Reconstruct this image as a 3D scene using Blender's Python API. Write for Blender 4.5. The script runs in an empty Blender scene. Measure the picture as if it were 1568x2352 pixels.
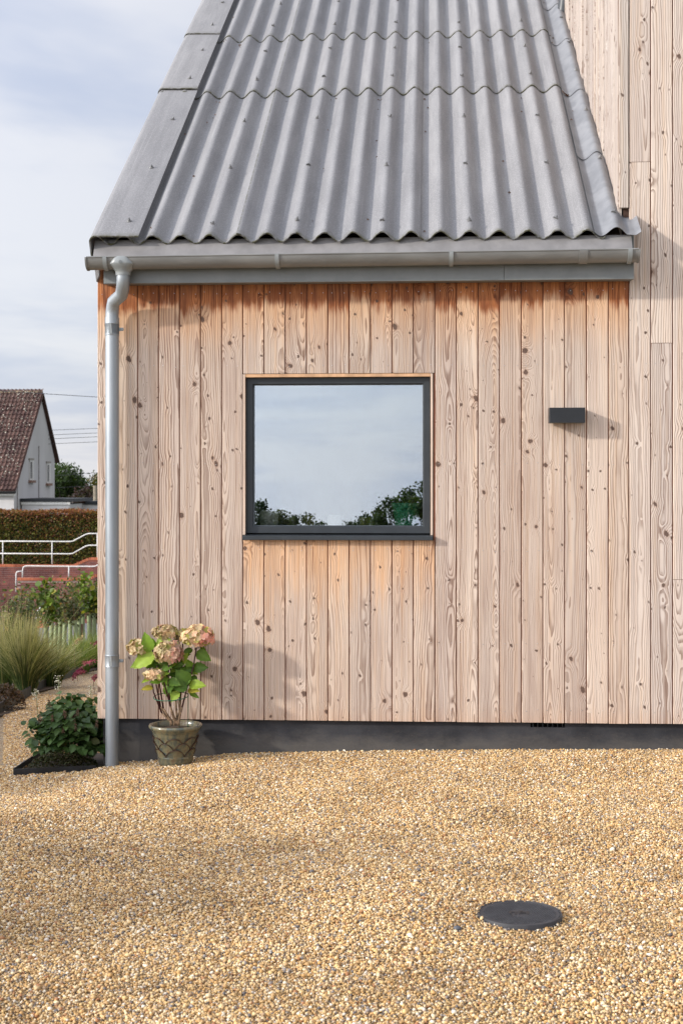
import bpy, math, random
import numpy as np
from mathutils import Vector, Matrix
R_ = math.radians
rng = np.random.default_rng(7)
random.seed(7)
SC = bpy.context.scene
COL = SC.collection

# ------------------------------------------------------------------ camera, sky, sun, exposure
YAW = R_(3.5)
CAM = Vector((0.0, -7.3, 1.36))
FPX, CX, CY = 3300.0, 784.0, 1110.0          # focal length and principal point for a 1568 px wide picture
cam_d = bpy.data.cameras.new('camera'); cam = bpy.data.objects.new('camera', cam_d); COL.objects.link(cam)
cam.location = CAM; cam.rotation_euler = (R_(90), 0, YAW)
cam_d.sensor_fit = 'HORIZONTAL'; cam_d.sensor_width = 24.0; cam_d.lens = FPX / 1568 * 24
cam_d.shift_y = -(1176 - CY) / 1568
cam_d.clip_end = 3000; cam_d.clip_start = 0.05
cam_d.dof.use_dof = True; cam_d.dof.focus_distance = 7.3; cam_d.dof.aperture_fstop = 9.0
SC.camera = cam
SUN_AZ, SUN_EL = R_(64.5), R_(20.3)          # azimuth from the front wall's normal towards the left
SUN = Vector((-math.sin(SUN_AZ) * math.cos(SUN_EL), -math.cos(SUN_AZ) * math.cos(SUN_EL), math.sin(SUN_EL)))
sd = bpy.data.lights.new('sun', 'SUN'); so = bpy.data.objects.new('sun', sd); COL.objects.link(so)
sd.energy = 3.3; sd.angle = R_(2.8); sd.color = (1.0, 0.94, 0.86)
so.rotation_euler = SUN.to_track_quat('Z', 'Y').to_euler()
SC.render.engine = 'CYCLES'
SC.view_settings.view_transform = 'Standard'; SC.view_settings.look = 'None'
SC.view_settings.exposure = 0.15; SC.view_settings.gamma = 1.0; SC.view_settings.use_curve_mapping = False
SC.cycles.max_bounces = 8; SC.cycles.transparent_max_bounces = 16


def N(nt, typ, ins=None, **props):
    n = nt.nodes.new('ShaderNode' + typ)
    for k, v in props.items(): setattr(n, k, v)
    for k, v in (ins or {}).items():
        if isinstance(v, bpy.types.NodeSocket): nt.links.new(v, n.inputs[k])
        else: n.inputs[k].default_value = v
    return n
def MA(nt, op, a, b=0.0, c=0.0, clamp=False):
    return N(nt, 'Math', {0: a, 1: b, 2: c}, operation=op, use_clamp=clamp).outputs[0]
def MX(nt, fac, a, b, blend='MIX'):
    def c4(v): return v if isinstance(v, bpy.types.NodeSocket) else (*v[:3], 1.0)
    return N(nt, 'Mix', {0: fac, 6: c4(a), 7: c4(b)}, data_type='RGBA', blend_type=blend).outputs[2]
def SS(nt, v, a, b, lo=0.0, hi=1.0):
    return N(nt, 'MapRange', {'Value': v, 'From Min': a, 'From Max': b, 'To Min': lo, 'To Max': hi}, interpolation_type='SMOOTHSTEP').outputs[0]
def NOI(nt, vec, scale, detail=2.0, rough=0.5, dist=0.0):
    return N(nt, 'TexNoise', {'Vector': vec, 'Scale': scale, 'Detail': detail, 'Roughness': rough, 'Distortion': dist})
def RAMP(nt, fac, stops, interp='LINEAR'):
    n = N(nt, 'ValToRGB', {'Fac': fac}); r = n.color_ramp; r.interpolation = interp
    while len(r.elements) > 1: r.elements.remove(r.elements[0])
    r.elements[0].position = stops[0][0]; r.elements[0].color = (*stops[0][1], 1)
    for p, c in stops[1:]:
        e = r.elements.new(p); e.color = (*c, 1)
    return n.outputs[0]

w = bpy.data.worlds.new('World'); SC.world = w; w.use_nodes = True
nt = w.node_tree; nt.nodes.clear()
tc = N(nt, 'TexCoord'); sep = N(nt, 'SeparateXYZ', {0: tc.outputs['Generated']})
zc = MA(nt, 'MAXIMUM', sep.outputs[2], 0.0)
den = MA(nt, 'ADD', zc, 0.16)
cv = N(nt, 'CombineXYZ', {0: MA(nt, 'DIVIDE', sep.outputs[0], den), 1: MA(nt, 'DIVIDE', sep.outputs[1], den), 2: MA(nt, 'MULTIPLY', sep.outputs[2], 1.2)}).outputs[0]
c1 = NOI(nt, cv, 1.0, 5.0, 0.55, 0.5).outputs[0]
c2 = NOI(nt, cv, 3.4, 3.0, 0.5, 0.3).outputs[0]
cf = SS(nt, MA(nt, 'ADD', MA(nt, 'MULTIPLY', c1, 0.75), MA(nt, 'MULTIPLY', c2, 0.25)), 0.34, 0.60)
sky = N(nt, 'TexSky', sky_type='NISHITA', sun_disc=False, sun_elevation=SUN_EL, sun_rotation=math.atan2(SUN.x, SUN.y), altitude=50, air_density=1.0, dust_density=1.5, ozone_density=1.0)
nt.links.new(N(nt, 'CombineXYZ', {0: sep.outputs[0], 1: sep.outputs[1], 2: MA(nt, 'MAXIMUM', sep.outputs[2], 0.015)}).outputs[0], sky.inputs[0])
STR = 0.1
veil = MX(nt, cf, (0.58 / STR, 0.63 / STR, 0.775 / STR), (0.83 / STR, 0.835 / STR, 0.89 / STR))
# a thinly clouded sky: brighter towards the zenith and towards the sun (CIE general sky)
ciez = SS(nt, zc, 0.16, 1.05, 1.0, 1.08)
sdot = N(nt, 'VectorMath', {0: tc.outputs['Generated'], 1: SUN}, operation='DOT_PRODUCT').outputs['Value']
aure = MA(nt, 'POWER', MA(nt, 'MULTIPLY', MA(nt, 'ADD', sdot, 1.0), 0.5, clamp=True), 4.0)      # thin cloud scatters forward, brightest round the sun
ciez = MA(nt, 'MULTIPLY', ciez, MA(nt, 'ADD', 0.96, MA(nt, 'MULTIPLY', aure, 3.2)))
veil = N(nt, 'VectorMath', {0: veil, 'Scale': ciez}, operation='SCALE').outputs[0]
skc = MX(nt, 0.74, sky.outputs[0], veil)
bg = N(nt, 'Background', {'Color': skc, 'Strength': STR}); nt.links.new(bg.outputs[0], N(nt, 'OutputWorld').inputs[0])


# ------------------------------------------------------------------ helpers
def at(px, py, Y=None, d=None, Z=None):
    """world point seen at (px,py) of the 1568x2352 photograph, on the plane y=Y, at height Z or at depth d"""
    a, b = (px - CX) / FPX, (CY - py) / FPX
    dx, dy = -math.sin(YAW) + a * math.cos(YAW), math.cos(YAW) + a * math.sin(YAW)
    t = (Y - CAM.y) / dy if Y is not None else ((Z - CAM.z) / b if Z is not None else d)
    return Vector((CAM.x + dx * t, CAM.y + dy * t, CAM.z + b * t))

def lerp(v, pts):
    if v <= pts[0][0]: return pts[0][1]
    for (a, p), (b, q) in zip(pts, pts[1:]):
        if v <= b: return p + (q - p) * (v - a) / (b - a)
    return pts[-1][1]
WALLG = [(-2.2, -.10), (-1.75, -.098), (-1.58, -.074), (-1.19, -.042), (-1.01, -.02), (-.5, -.004), (0.03, .009), (1.27, .027), (4, .03)]
BACKG = [(0, 0), (5, -.33), (12.7, -.90), (16, -1.22), (41, -3.4), (46, -3.75), (49.6, -3.8), (50.2, -2.0), (75, -2.2), (300, -8)]
FRONTG = [(-400, -60), (-110, -7.5), (-50, -2.6), (-12, -.05), (-3, 0), (0, 0)]
def sm(t): t = min(1, max(0, t)); return t * t * (3 - 2 * t)
def ground_z(x, y):
    if y >= 0:
        return lerp(x, WALLG) + lerp(y, BACKG)
    k = sm((y + 1.6) / 1.6)
    und = .024 * math.sin(x * 3.1 + y * 1.7) * math.sin(y * 2.3 - x * .9 + 1) + .006 * math.sin(x * 7.3 - y * 3.1) * math.sin(y * 5.9 + 2 * x)
    return lerp(x, WALLG) * k + und * (1 - sm((y + .5) / .5)) * (1 if y > -9 else 0) + lerp(y, FRONTG) - .02 * max(0, abs(x) - 25)

class MB:
    def __init__(s): s.v, s.f, s.m = [], [], []
    def face(s, pts, m=0):
        i = len(s.v); s.v += [tuple(p) for p in pts]; s.f.append(tuple(range(i, i + len(pts)))); s.m.append(m)
    def box(s, a, b, m=0, bev=0.0):
        (x0, y0, z0), (x1, y1, z1) = a, b
        i = len(s.v)
        s.v += [(x0, y0, z0), (x1, y0, z0), (x1, y1, z0), (x0, y1, z0), (x0, y0, z1), (x1, y0, z1), (x1, y1, z1), (x0, y1, z1)]
        for q in ((0, 3, 2, 1), (4, 5, 6, 7), (0, 1, 5, 4), (1, 2, 6, 5), (2, 3, 7, 6), (3, 0, 4, 7)):
            s.f.append(tuple(i + k for k in q)); s.m.append(m)
        return s
    def prism(s, poly, z0, z1, axis='z', m=0):
        """closed polygon (2-D) swept along an axis"""
        def P(p, t): return {'z': (p[0], p[1], t), 'x': (t, p[0], p[1]), 'y': (p[0], t, p[1])}[axis]
        n = len(poly); i = len(s.v)
        s.v += [P(p, z0) for p in poly] + [P(p, z1) for p in poly]
        for k in range(n):
            s.f.append((i + k, i + (k + 1) % n, i + n + (k + 1) % n, i + n + k)); s.m.append(m)
        s.f.append(tuple(i + k for k in reversed(range(n)))); s.m.append(m)
        s.f.append(tuple(i + n + k for k in range(n))); s.m.append(m)
        return s
    def tube(s, pts, r, n=8, caps=True, m=0):
        pts = [Vector(p) for p in pts]; rs = r if isinstance(r, (list, tuple)) else [r] * len(pts)
        i0 = len(s.v); up = None
        for k, p in enumerate(pts):
            t = (pts[min(k + 1, len(pts) - 1)] - pts[max(k - 1, 0)]).normalized()
            if up is None: up = t.orthogonal().normalized()
            up = (up - t * up.dot(t)); up = up.normalized() if up.length > 1e-6 else t.orthogonal().normalized()
            b = t.cross(up)
            for j in range(n):
                a = 2 * math.pi * j / n
                s.v.append(tuple(p + (up * math.cos(a) + b * math.sin(a)) * rs[k]))
        for k in range(len(pts) - 1):
            for j in range(n):
                a = i0 + k * n; s.f.append((a + j, a + (j + 1) % n, a + n + (j + 1) % n, a + n + j)); s.m.append(m)
        if caps:
            s.f.append(tuple(i0 + j for j in reversed(range(n)))); s.m.append(m)
            e = i0 + (len(pts) - 1) * n; s.f.append(tuple(e + j for j in range(n))); s.m.append(m)
        return s
    def lathe(s, prof, n=40, c=(0, 0, 0), m=0, close=False):
        i0 = len(s.v)
        for (r, z) in prof:
            for j in range(n):
                a = 2 * math.pi * j / n; s.v.append((c[0] + r * math.cos(a), c[1] + r * math.sin(a), c[2] + z))
        for k in range(len(prof) - 1):
            for j in range(n):
                a = i0 + k * n; s.f.append((a + j, a + (j + 1) % n, a + n + (j + 1) % n, a + n + j)); s.m.append(m)
        if close:
            s.f.append(tuple(i0 + j for j in reversed(range(n)))); s.m.append(m)
            e = i0 + (len(prof) - 1) * n; s.f.append(tuple(e + j for j in range(n))); s.m.append(m)
        return s
    def mesh(s, name, mats=(), smooth=False):
        me = bpy.data.meshes.new(name); me.from_pydata(s.v, [], s.f)
        for m in (mats if isinstance(mats, (list, tuple)) else [mats]): me.materials.append(m)
        me.polygons.foreach_set('material_index', s.m)
        if smooth is True: me.polygons.foreach_set('use_smooth', [True] * len(s.f))
        elif smooth: sharp(me, smooth)
        me.update(); return me
def sharp(me, deg):
    me.polygons.foreach_set('use_smooth', [True] * len(me.polygons))
    me.update()
    me.set_sharp_from_angle(angle=R_(deg))

def ob(name, me, parent=None, loc=(0, 0, 0), rot=None, label=None, cat=None, group=None, kind=None, scale=None):
    o = bpy.data.objects.new(name, me); COL.objects.link(o)
    o.location = loc
    if rot is not None: o.rotation_euler = rot
    if scale is not None: o.scale = scale
    if parent is not None: o.parent = parent
    for k, v in (('label', label), ('category', cat), ('group', group), ('kind', kind)):
        if v: o[k] = v
    return o
def empty(name, loc=(0, 0, 0), parent=None, **kw):
    o = ob(name, None, parent, loc, **kw); o.empty_display_size = .1; return o

def mat(name, col, rough=.6, metal=0.0, var=.12, vscale=8.0, col2=None, bump=0.0, bscale=60.0, spec=.4, stretch=(1, 1, 1)):
    m = bpy.data.materials.new(name); m.use_nodes = True; nt = m.node_tree; b = nt.nodes['Principled BSDF']
    tc = N(nt, 'TexCoord'); geo = N(nt, 'NewGeometry')
    mp = N(nt, 'Mapping', {'Vector': geo.outputs['Position'], 'Scale': stretch}).outputs[0]
    n1 = NOI(nt, mp, vscale, 4.0, .6).outputs[0]
    dark = tuple(c * (1 - 2 * var) for c in col) if col2 is None else col2
    c = MX(nt, SS(nt, n1, .3, .7), dark, tuple(min(1, k * (1 + var)) for k in col) if col2 is None else col)
    nt.links.new(c, b.inputs['Base Color'])
    b.inputs['Metallic'].default_value = metal; b.inputs['Specular IOR Level'].default_value = spec
    n2 = NOI(nt, mp, bscale, 3.0, .6).outputs[0]
    nt.links.new(SS(nt, n1, .2, .8, max(0, rough - .08), min(1, rough + .08)), b.inputs['Roughness'])
    if bump:
        bp = N(nt, 'Bump', {'Height': n2, 'Strength': bump, 'Distance': .01}); nt.links.new(bp.outputs[0], b.inputs['Normal'])
    return m
def mat_attr(name, rough=.55, trans=.25, spec=.3, tint=(1.1, 1.25, .6)):
    """colour from the mesh's own Col attribute: leaves, petals, blades"""
    m = bpy.data.materials.new(name); m.use_nodes = True; nt = m.node_tree; b = nt.nodes['Principled BSDF']; out = nt.nodes['Material Output']
    a = N(nt, 'Attribute', attribute_name='Col'); oi = N(nt, 'ObjectInfo')
    c = MX(nt, 1.0, a.outputs[0], RAMP(nt, oi.outputs['Random'], [(0, (.75, .78, .7)), (1, (1.15, 1.12, 1.0))]), 'MULTIPLY')
    nt.links.new(c, b.inputs['Base Color']); b.inputs['Roughness'].default_value = rough; b.inputs['Specular IOR Level'].default_value = spec
    t = N(nt, 'BsdfTranslucent', {'Color': MX(nt, 1.0, c, tint, 'MULTIPLY')})
    ms = N(nt, 'MixShader', {0: trans, 1: b.outputs[0], 2: t.outputs[0]}); nt.links.new(ms.outputs[0], out.inputs[0])
    return m

def scatter(name, tv, tf, pos, rot, scl, col, material, smooth=True):
    """many copies of a small template as one mesh with a colour for each copy"""
    tv = np.asarray(tv, float); n = len(pos); k = len(tv)
    scl = np.asarray(scl, float); scl = scl[:, None, None] if scl.ndim == 1 else scl[:, None, :]
    V = np.einsum('nij,nkj->nki', rot, tv[None] * scl) + np.asarray(pos)[:, None, :]
    me = bpy.data.meshes.new(name)
    fl = [len(f) for f in tf]; idx = np.concatenate([np.array(f) for f in tf])
    L = (idx[None] + (np.arange(n) * k)[:, None]).ravel(); sizes = np.tile(fl, n)
    me.vertices.add(n * k); me.vertices.foreach_set('co', V.ravel())
    me.loops.add(len(L)); me.loops.foreach_set('vertex_index', L)
    me.polygons.add(len(sizes)); me.polygons.foreach_set('loop_start', np.concatenate([[0], np.cumsum(sizes)[:-1]])); me.polygons.foreach_set('loop_total', sizes)
    if smooth: me.polygons.foreach_set('use_smooth', [True] * len(sizes))
    at_ = me.color_attributes.new('Col', 'FLOAT_COLOR', 'POINT')
    C = np.ones((n, k, 4)); C[:, :, :3] = np.asarray(col)[:, None, :]
    at_.data.foreach_set('color', C.ravel()); me.materials.append(material); me.update(calc_edges=True)
    return me
def rots(n, tilt=None, upbias=0.0):
    """random rotation matrices; upbias pulls the template's normal towards +z"""
    q = rng.normal(size=(n, 3)); q[:, 2] = np.abs(q[:, 2]) + upbias; q /= np.linalg.norm(q, axis=1)[:, None]
    a = rng.normal(size=(n, 3)); x = np.cross(a, q); x /= np.linalg.norm(x, axis=1)[:, None]; y = np.cross(q, x)
    return np.stack([x, y, q], axis=2)
def pick(n, palette, jit=.15):
    p = np.array([c for c, _ in palette]); wgt = np.array([k for _, k in palette], float); wgt /= wgt.sum()
    c = p[rng.choice(len(p), n, p=wgt)] * (1 + jit * rng.normal(size=(n, 1)))
    return np.clip(c, .004, 1)
LEAF_V = [(0, 0, 0), (.30, .28, .05), (.36, .52, .05), (.22, .8, .01), (0, 1, -.08), (-.22, .8, .01), (-.36, .52, .05), (-.30, .28, .05), (0, .5, -.03)]
LEAF_F = [(0, 1, 2, 8), (8, 2, 3, 4), (0, 8, 6, 7), (8, 4, 5, 6)]
QUAD_V = [(0, 0, 0), (.34, .45, .06), (0, 1, -.05), (-.34, .45, .06)]
QUAD_F = [(0, 1, 2), (0, 2, 3)]

# ------------------------------------------------------------------ wood
def make_wood(name, eave=False, sill=False, grey=0.0, gcol=(.68, .635, .595)):
    m = bpy.data.materials.new(name); m.use_nodes = True; nt = m.node_tree; b = nt.nodes['Principled BSDF']
    tc = N(nt, 'TexCoord'); oi = N(nt, 'ObjectInfo'); r = oi.outputs['Random']
    s = N(nt, 'SeparateXYZ', {0: tc.outputs['Object']}); x, z = s.outputs[0], s.outputs[2]
    def rnd(k): return MA(nt, 'FRACT', MA(nt, 'MULTIPLY', r, k))
    r2, r3, r4 = rnd(17.31), rnd(53.77), rnd(97.13)
    zz = MA(nt, 'ADD', z, MA(nt, 'MULTIPLY', r, 311.0)); xx = MA(nt, 'ADD', x, MA(nt, 'MULTIPLY', r2, 57.0))
    p2 = N(nt, 'CombineXYZ', {0: MA(nt, 'ADD', xx, MA(nt, 'MULTIPLY', zz, .12)), 1: MA(nt, 'MULTIPLY', zz, MA(nt, 'ADD', .65, MA(nt, 'MULTIPLY', r4, .3))), 2: 0.0}).outputs[0]
    # knots
    warp = NOI(nt, p2, 38.0, 2.0, .5).outputs[1]
    p2 = N(nt, 'VectorMath', {0: p2, 1: N(nt, 'VectorMath', {0: N(nt, 'VectorMath', {0: warp, 1: (.5, .5, .5)}, operation='SUBTRACT').outputs[0], 'Scale': .016}, operation='SCALE').outputs[0]}, operation='ADD').outputs[0]
    vk = N(nt, 'TexVoronoi', {'Vector': p2, 'Scale': 5.4, 'Randomness': 1.0}, voronoi_dimensions='2D')
    kd = MA(nt, 'DIVIDE', vk.outputs['Distance'], 5.4); kc = N(nt, 'SeparateColor', {0: vk.outputs['Color']}).outputs[0]
    krad = SS(nt, kc, .34, 1.0, .0, .0118)
    vs = N(nt, 'TexVoronoi', {'Vector': p2, 'Scale': 12.0, 'Randomness': 1.0}, voronoi_dimensions='2D')
    sdist = MA(nt, 'DIVIDE', vs.outputs['Distance'], 12.0); scc = N(nt, 'SeparateColor', {0: vs.outputs['Color']}).outputs[1]
    srad = SS(nt, scc, .22, 1.0, .0, .0054)
    wob = NOI(nt, p2, 110.0, 3.0, .6).outputs[0]
    def knot(d, rad): return SS(nt, MA(nt, 'SUBTRACT', d, MA(nt, 'MULTIPLY', rad, MA(nt, 'ADD', wob, .5))), -.0015, .003, 1.0, 0.0)
    kmask = MA(nt, 'MULTIPLY', knot(kd, krad), SS(nt, krad, .001, .003)); smask = MA(nt, 'MULTIPLY', knot(sdist, srad), SS(nt, srad, .0008, .002))
    kb = MA(nt, 'MULTIPLY', SS(nt, kd, 0.0, .055, 1.0, 0.0), MA(nt, 'MULTIPLY', krad, 2.2))
    sb = MA(nt, 'MULTIPLY', SS(nt, sdist, 0.0, .03, 1.0, 0.0), MA(nt, 'MULTIPLY', srad, 1.6))
    # annual rings: the board is a slice through a leaning, wavering trunk
    v1 = N(nt, 'CombineXYZ', {0: MA(nt, 'MULTIPLY', r3, 77.0), 1: MA(nt, 'MULTIPLY', zz, 1.0), 2: 0.0}).outputs[0]
    drift = MA(nt, 'SUBTRACT', NOI(nt, v1, .9, 2.0, .5).outputs[0], .5)
    depth = NOI(nt, v1, 1.1, 2.0, .5).outputs[1]
    dsep = N(nt, 'SeparateColor', {0: depth}).outputs[1]
    u = MA(nt, 'ADD', MA(nt, 'ADD', x, MA(nt, 'MULTIPLY', MA(nt, 'SUBTRACT', r2, .5), .11)), MA(nt, 'MULTIPLY', drift, .09))
    wd = MA(nt, 'ADD', MA(nt, 'MULTIPLY', MA(nt, 'SUBTRACT', dsep, .5), MA(nt, 'ADD', .03, MA(nt, 'MULTIPLY', MA(nt, 'MULTIPLY', r4, r4), .26))), .02)
    rad = MA(nt, 'SQRT', MA(nt, 'ADD', MA(nt, 'MULTIPLY', u, u), MA(nt, 'MULTIPLY', wd, wd)))
    wv = N(nt, 'CombineXYZ', {0: MA(nt, 'MULTIPLY', xx, 30.0), 1: MA(nt, 'MULTIPLY', zz, 5.0), 2: r}).outputs[0]
    rad = MA(nt, 'ADD', rad, MA(nt, 'MULTIPLY', MA(nt, 'SUBTRACT', NOI(nt, wv, 1.0, 2.0, .5).outputs[0], .5), .012))
    rad = MA(nt, 'ADD', rad, MA(nt, 'ADD', kb, sb))
    yr = NOI(nt, N(nt, 'CombineXYZ', {0: MA(nt, 'MULTIPLY', rad, 140.0), 1: MA(nt, 'MULTIPLY', r, 60.0), 2: 0.0}).outputs[0], 1.0, 2.0, .6).outputs[0]   # wide and narrow years
    rad = MA(nt, 'ADD', rad, MA(nt, 'MULTIPLY', yr, .012))
    ring = MA(nt, 'FRACT', MA(nt, 'MULTIPLY', rad, MA(nt, 'ADD', 85.0, MA(nt, 'MULTIPLY', r4, 95.0))))
    line = MA(nt, 'MULTIPLY', MA(nt, 'POWER', SS(nt, ring, .12, .95), 1.6), SS(nt, ring, .95, 1.0, 1.0, 0.0))
    fv = N(nt, 'CombineXYZ', {0: MA(nt, 'MULTIPLY', xx, 420.0), 1: MA(nt, 'MULTIPLY', zz, 6.0), 2: r}).outputs[0]
    fib = NOI(nt, fv, 1.0, 2.0, .6).outputs[0]
    big = NOI(nt, N(nt, 'CombineXYZ', {0: MA(nt, 'MULTIPLY', xx, 12.0), 1: MA(nt, 'MULTIPLY', zz, 1.6), 2: r3}).outputs[0], 1.0, 3.0, .55).outputs[0]
    base = RAMP(nt, r3, [(0, (0.604, 0.493, 0.407)), (.18, (0.728, 0.612, 0.506)), (.34, (0.624, 0.529, 0.456)), (.5, (0.770, 0.649, 0.525)), (.68, (0.541, 0.457, 0.393)), (.82, (0.697, 0.576, 0.466)), (.92, (0.582, 0.483, 0.407)), (1, (0.738, 0.633, 0.536))])
    base = MX(nt, 1.0, base, RAMP(nt, rnd(71.9), [(0, (.80, .78, .78)), (.35, (.97, .96, .95)), (.7, (1.05, 1.04, 1.02)), (1, (.90, .87, .84))]), 'MULTIPLY')
    base = MX(nt, SS(nt, big, .38, .72), base, MX(nt, 1.0, base, (.84, .80, .79), 'MULTIPLY'))
    if grey: base = MX(nt, grey, base, gcol)
    st1 = NOI(nt, N(nt, 'CombineXYZ', {0: MA(nt, 'MULTIPLY', xx, 55.0), 1: MA(nt, 'MULTIPLY', zz, .9), 2: r}).outputs[0], 1.0, 3.0, .6).outputs[0]
    st2 = NOI(nt, N(nt, 'CombineXYZ', {0: MA(nt, 'MULTIPLY', xx, 140.0), 1: MA(nt, 'MULTIPLY', zz, 3.5), 2: r2}).outputs[0], 1.0, 2.0, .6).outputs[0]
    base = MX(nt, SS(nt, st1, .45, .72, 0.0, .55), base, MX(nt, 1.0, base, (1.0, .86, .70), 'MULTIPLY'))
    base = MX(nt, SS(nt, st1, .5, .28, 0.0, .5), base, MX(nt, 1.0, base, (.80, .79, .80), 'MULTIPLY'))
    gl = MA(nt, 'MULTIPLY', MA(nt, 'MULTIPLY', line, SS(nt, st2, .25, .7, .45, 1.0)), MA(nt, 'ADD', .62, MA(nt, 'MULTIPLY', rnd(29.7), .38)))
    c = MX(nt, gl, base, MX(nt, .8, MX(nt, 1.0, base, (.5, .39, .33), 'MULTIPLY'), (.15, .082, .055)))
    c = MX(nt, MA(nt, 'MULTIPLY', SS(nt, fib, .35, .75), .22), c, MX(nt, 1.0, c, (.72, .64, .6), 'MULTIPLY'))
    geo = N(nt, 'NewGeometry'); gp = N(nt, 'SeparateXYZ', {0: geo.outputs['Position']}); wz, wx = gp.outputs[2], gp.outputs[0]
    sn = NOI(nt, N(nt, 'CombineXYZ', {0: MA(nt, 'MULTIPLY', wx, 26.0), 1: MA(nt, 'MULTIPLY', wz, 5.0), 2: 0.0}).outputs[0], 1.0, 3.0, .6).outputs[0]
    if eave:
        zn = MA(nt, 'ADD', wz, MA(nt, 'MULTIPLY', MA(nt, 'SUBTRACT', sn, .5), .16))
        zn = MA(nt, 'ADD', zn, MA(nt, 'MULTIPLY', MA(nt, 'SUBTRACT', st2, .5), .05))
        zn = MA(nt, 'ADD', zn, MA(nt, 'MULTIPLY', MA(nt, 'SUBTRACT', rnd(41.3), .5), .07))
        warm = SS(nt, zn, 1.98, 2.30, 0.0, .75)
        c = MX(nt, warm, c, MX(nt, 1.0, c, (1.18, .86, .56), 'MULTIPLY'))
        hot = MA(nt, 'MULTIPLY', SS(nt, zn, 2.235, 2.30, 0.0, .97), SS(nt, zn, 2.33, 2.42, 1.0, .85))
        c = MX(nt, hot, c, MX(nt, SS(nt, sn, .35, .65), MX(nt, 1.0, c, (.72, .42, .24), 'MULTIPLY'), MX(nt, 1.0, c, (.40, .20, .12), 'MULTIPLY')))
    if sill:
        warm = SS(nt, MA(nt, 'ADD', wz, MA(nt, 'ADD', MA(nt, 'MULTIPLY', MA(nt, 'SUBTRACT', sn, .5), .35), MA(nt, 'MULTIPLY', MA(nt, 'SUBTRACT', st1, .5), .5))), .62, 1.06, 0.0, .7)
        c = MX(nt, warm, c, MX(nt, 1.0, c, (1.2, .90, .60), 'MULTIPLY'))
    # damp tide line at the foot of the boards
    foot = MA(nt, 'MULTIPLY', SS(nt, MA(nt, 'ADD', wz, MA(nt, 'MULTIPLY', sn, .10)), .18, .30, 1.0, 0.0), .35)
    c = MX(nt, foot, c, MX(nt, 1.0, c, (.92, .72, .58), 'MULTIPLY'))
    halo = MA(nt, 'MULTIPLY', SS(nt, MA(nt, 'SUBTRACT', kd, krad), 0.0, .012, 1.0, 0.0), MA(nt, 'MULTIPLY', SS(nt, krad, .002, .006), .38))
    c = MX(nt, halo, c, MX(nt, 1.0, c, (.70, .52, .42), 'MULTIPLY'))
    kcol = MX(nt, wob, (.045, .028, .022), (.15, .09, .065))
    c = MX(nt, MA(nt, 'MULTIPLY', kmask, .92), c, kcol); c = MX(nt, MA(nt, 'MULTIPLY', smask, SS(nt, scc, .4, .95, .5, .95)), c, kcol)
    nt.links.new(c, b.inputs['Base Color'])
    b.inputs['Roughness'].default_value = .68; b.inputs['Specular IOR Level'].default_value = .25
    h = MA(nt, 'SUBTRACT', MA(nt, 'MULTIPLY', line, .6), MA(nt, 'MULTIPLY', kmask, .5))
    h = MA(nt, 'ADD', h, MA(nt, 'MULTIPLY', fib, .5))
    bp = N(nt, 'Bump', {'Height': h, 'Strength': .35, 'Distance': .0015}); nt.links.new(bp.outputs[0], b.inputs['Normal'])
    return m
W_LOW = make_wood('larch under the eaves', eave=True)
W_SILL = make_wood('larch under the sill', sill=True)
W_TALL = make_wood('larch of the tall part', grey=.35)
W_SIDE = make_wood('silvered larch', grey=.6, gcol=(.45, .425, .40))
W_TRIM = mat('fresh larch trim', (.60, .36, .2), .6, var=.15, vscale=14, stretch=(1, 1, .15))

W_PALE = mat('weathered pale trim', (.60, .46, .36), .65, var=.15, vscale=20, stretch=(1, 1, .1))
M_FELT = mat('batten shadow gap', (.075, .04, .028), .9); M_TONGUE = mat('unweathered tongue', (.20, .075, .04), .8)
M_PLINTH = mat('black painted render', (.050, .051, .056), .6, var=.35, vscale=5, col2=(.028, .029, .033), bump=.12, bscale=50, spec=.12)
_n = M_PLINTH.node_tree; _b = _n.nodes['Principled BSDF']; _c = _b.inputs['Base Color'].links[0].from_socket; _g = N(_n, 'NewGeometry'); _z = N(_n, 'SeparateXYZ', {0: _g.outputs['Position']}).outputs[2]
_d = NOI(_n, N(_n, 'Mapping', {'Vector': _g.outputs['Position'], 'Scale': (1, 1, 2.2)}).outputs[0], 9.0, 5.0, .7).outputs[0]
_m = MA(_n, 'MULTIPLY', SS(_n, MA(_n, 'ADD', _z, MA(_n, 'MULTIPLY', _d, -.16)), -.09, .03, 1.0, 0.0), .5)       # dried rain splash
_sp = SS(_n, NOI(_n, _g.outputs['Position'], 140.0, 2.0, .5).outputs[0], .66, .74, 0.0, .25)
_n.links.new(MX(_n, MA(_n, 'ADD', _m, _sp, clamp=True), _c, (.15, .135, .115)), _b.inputs['Base Color'])
M_FASCIA = mat('grey painted fascia', (.20, .215, .215), .5, var=.07, vscale=6)
M_FRAME = mat('anthracite window paint', (.036, .042, .047), .42, var=.06, vscale=10, spec=.3)
M_BLACK = mat('black hollow', (.006, .006, .006), .9)
M_GUT = mat('grey plastic gutter', (.205, .205, .195), .34, var=.12, vscale=9, stretch=(.3, 1, 1), spec=.5)
M_GALV = mat('galvanised pipe', (.36, .39, .41), .46, metal=.55, var=.10, vscale=5, col2=(.29, .32, .345), stretch=(1, 1, .4))
M_HOP = mat('grey plastic outlet', (.27, .29, .29), .38, var=.06, vscale=12)
M_STEEL = mat('bright steel', (.55, .54, .52), .35, metal=.8, var=.15, vscale=200)
M_LAMP = mat('black lamp housing', (.016, .018, .021), .5, var=.1)
M_LEAD = mat('weathered sheet flashing', (.25, .255, .265), .5, metal=.15, var=.2, vscale=11, col2=(.18, .185, .195), bump=.1, bscale=14)

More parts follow.
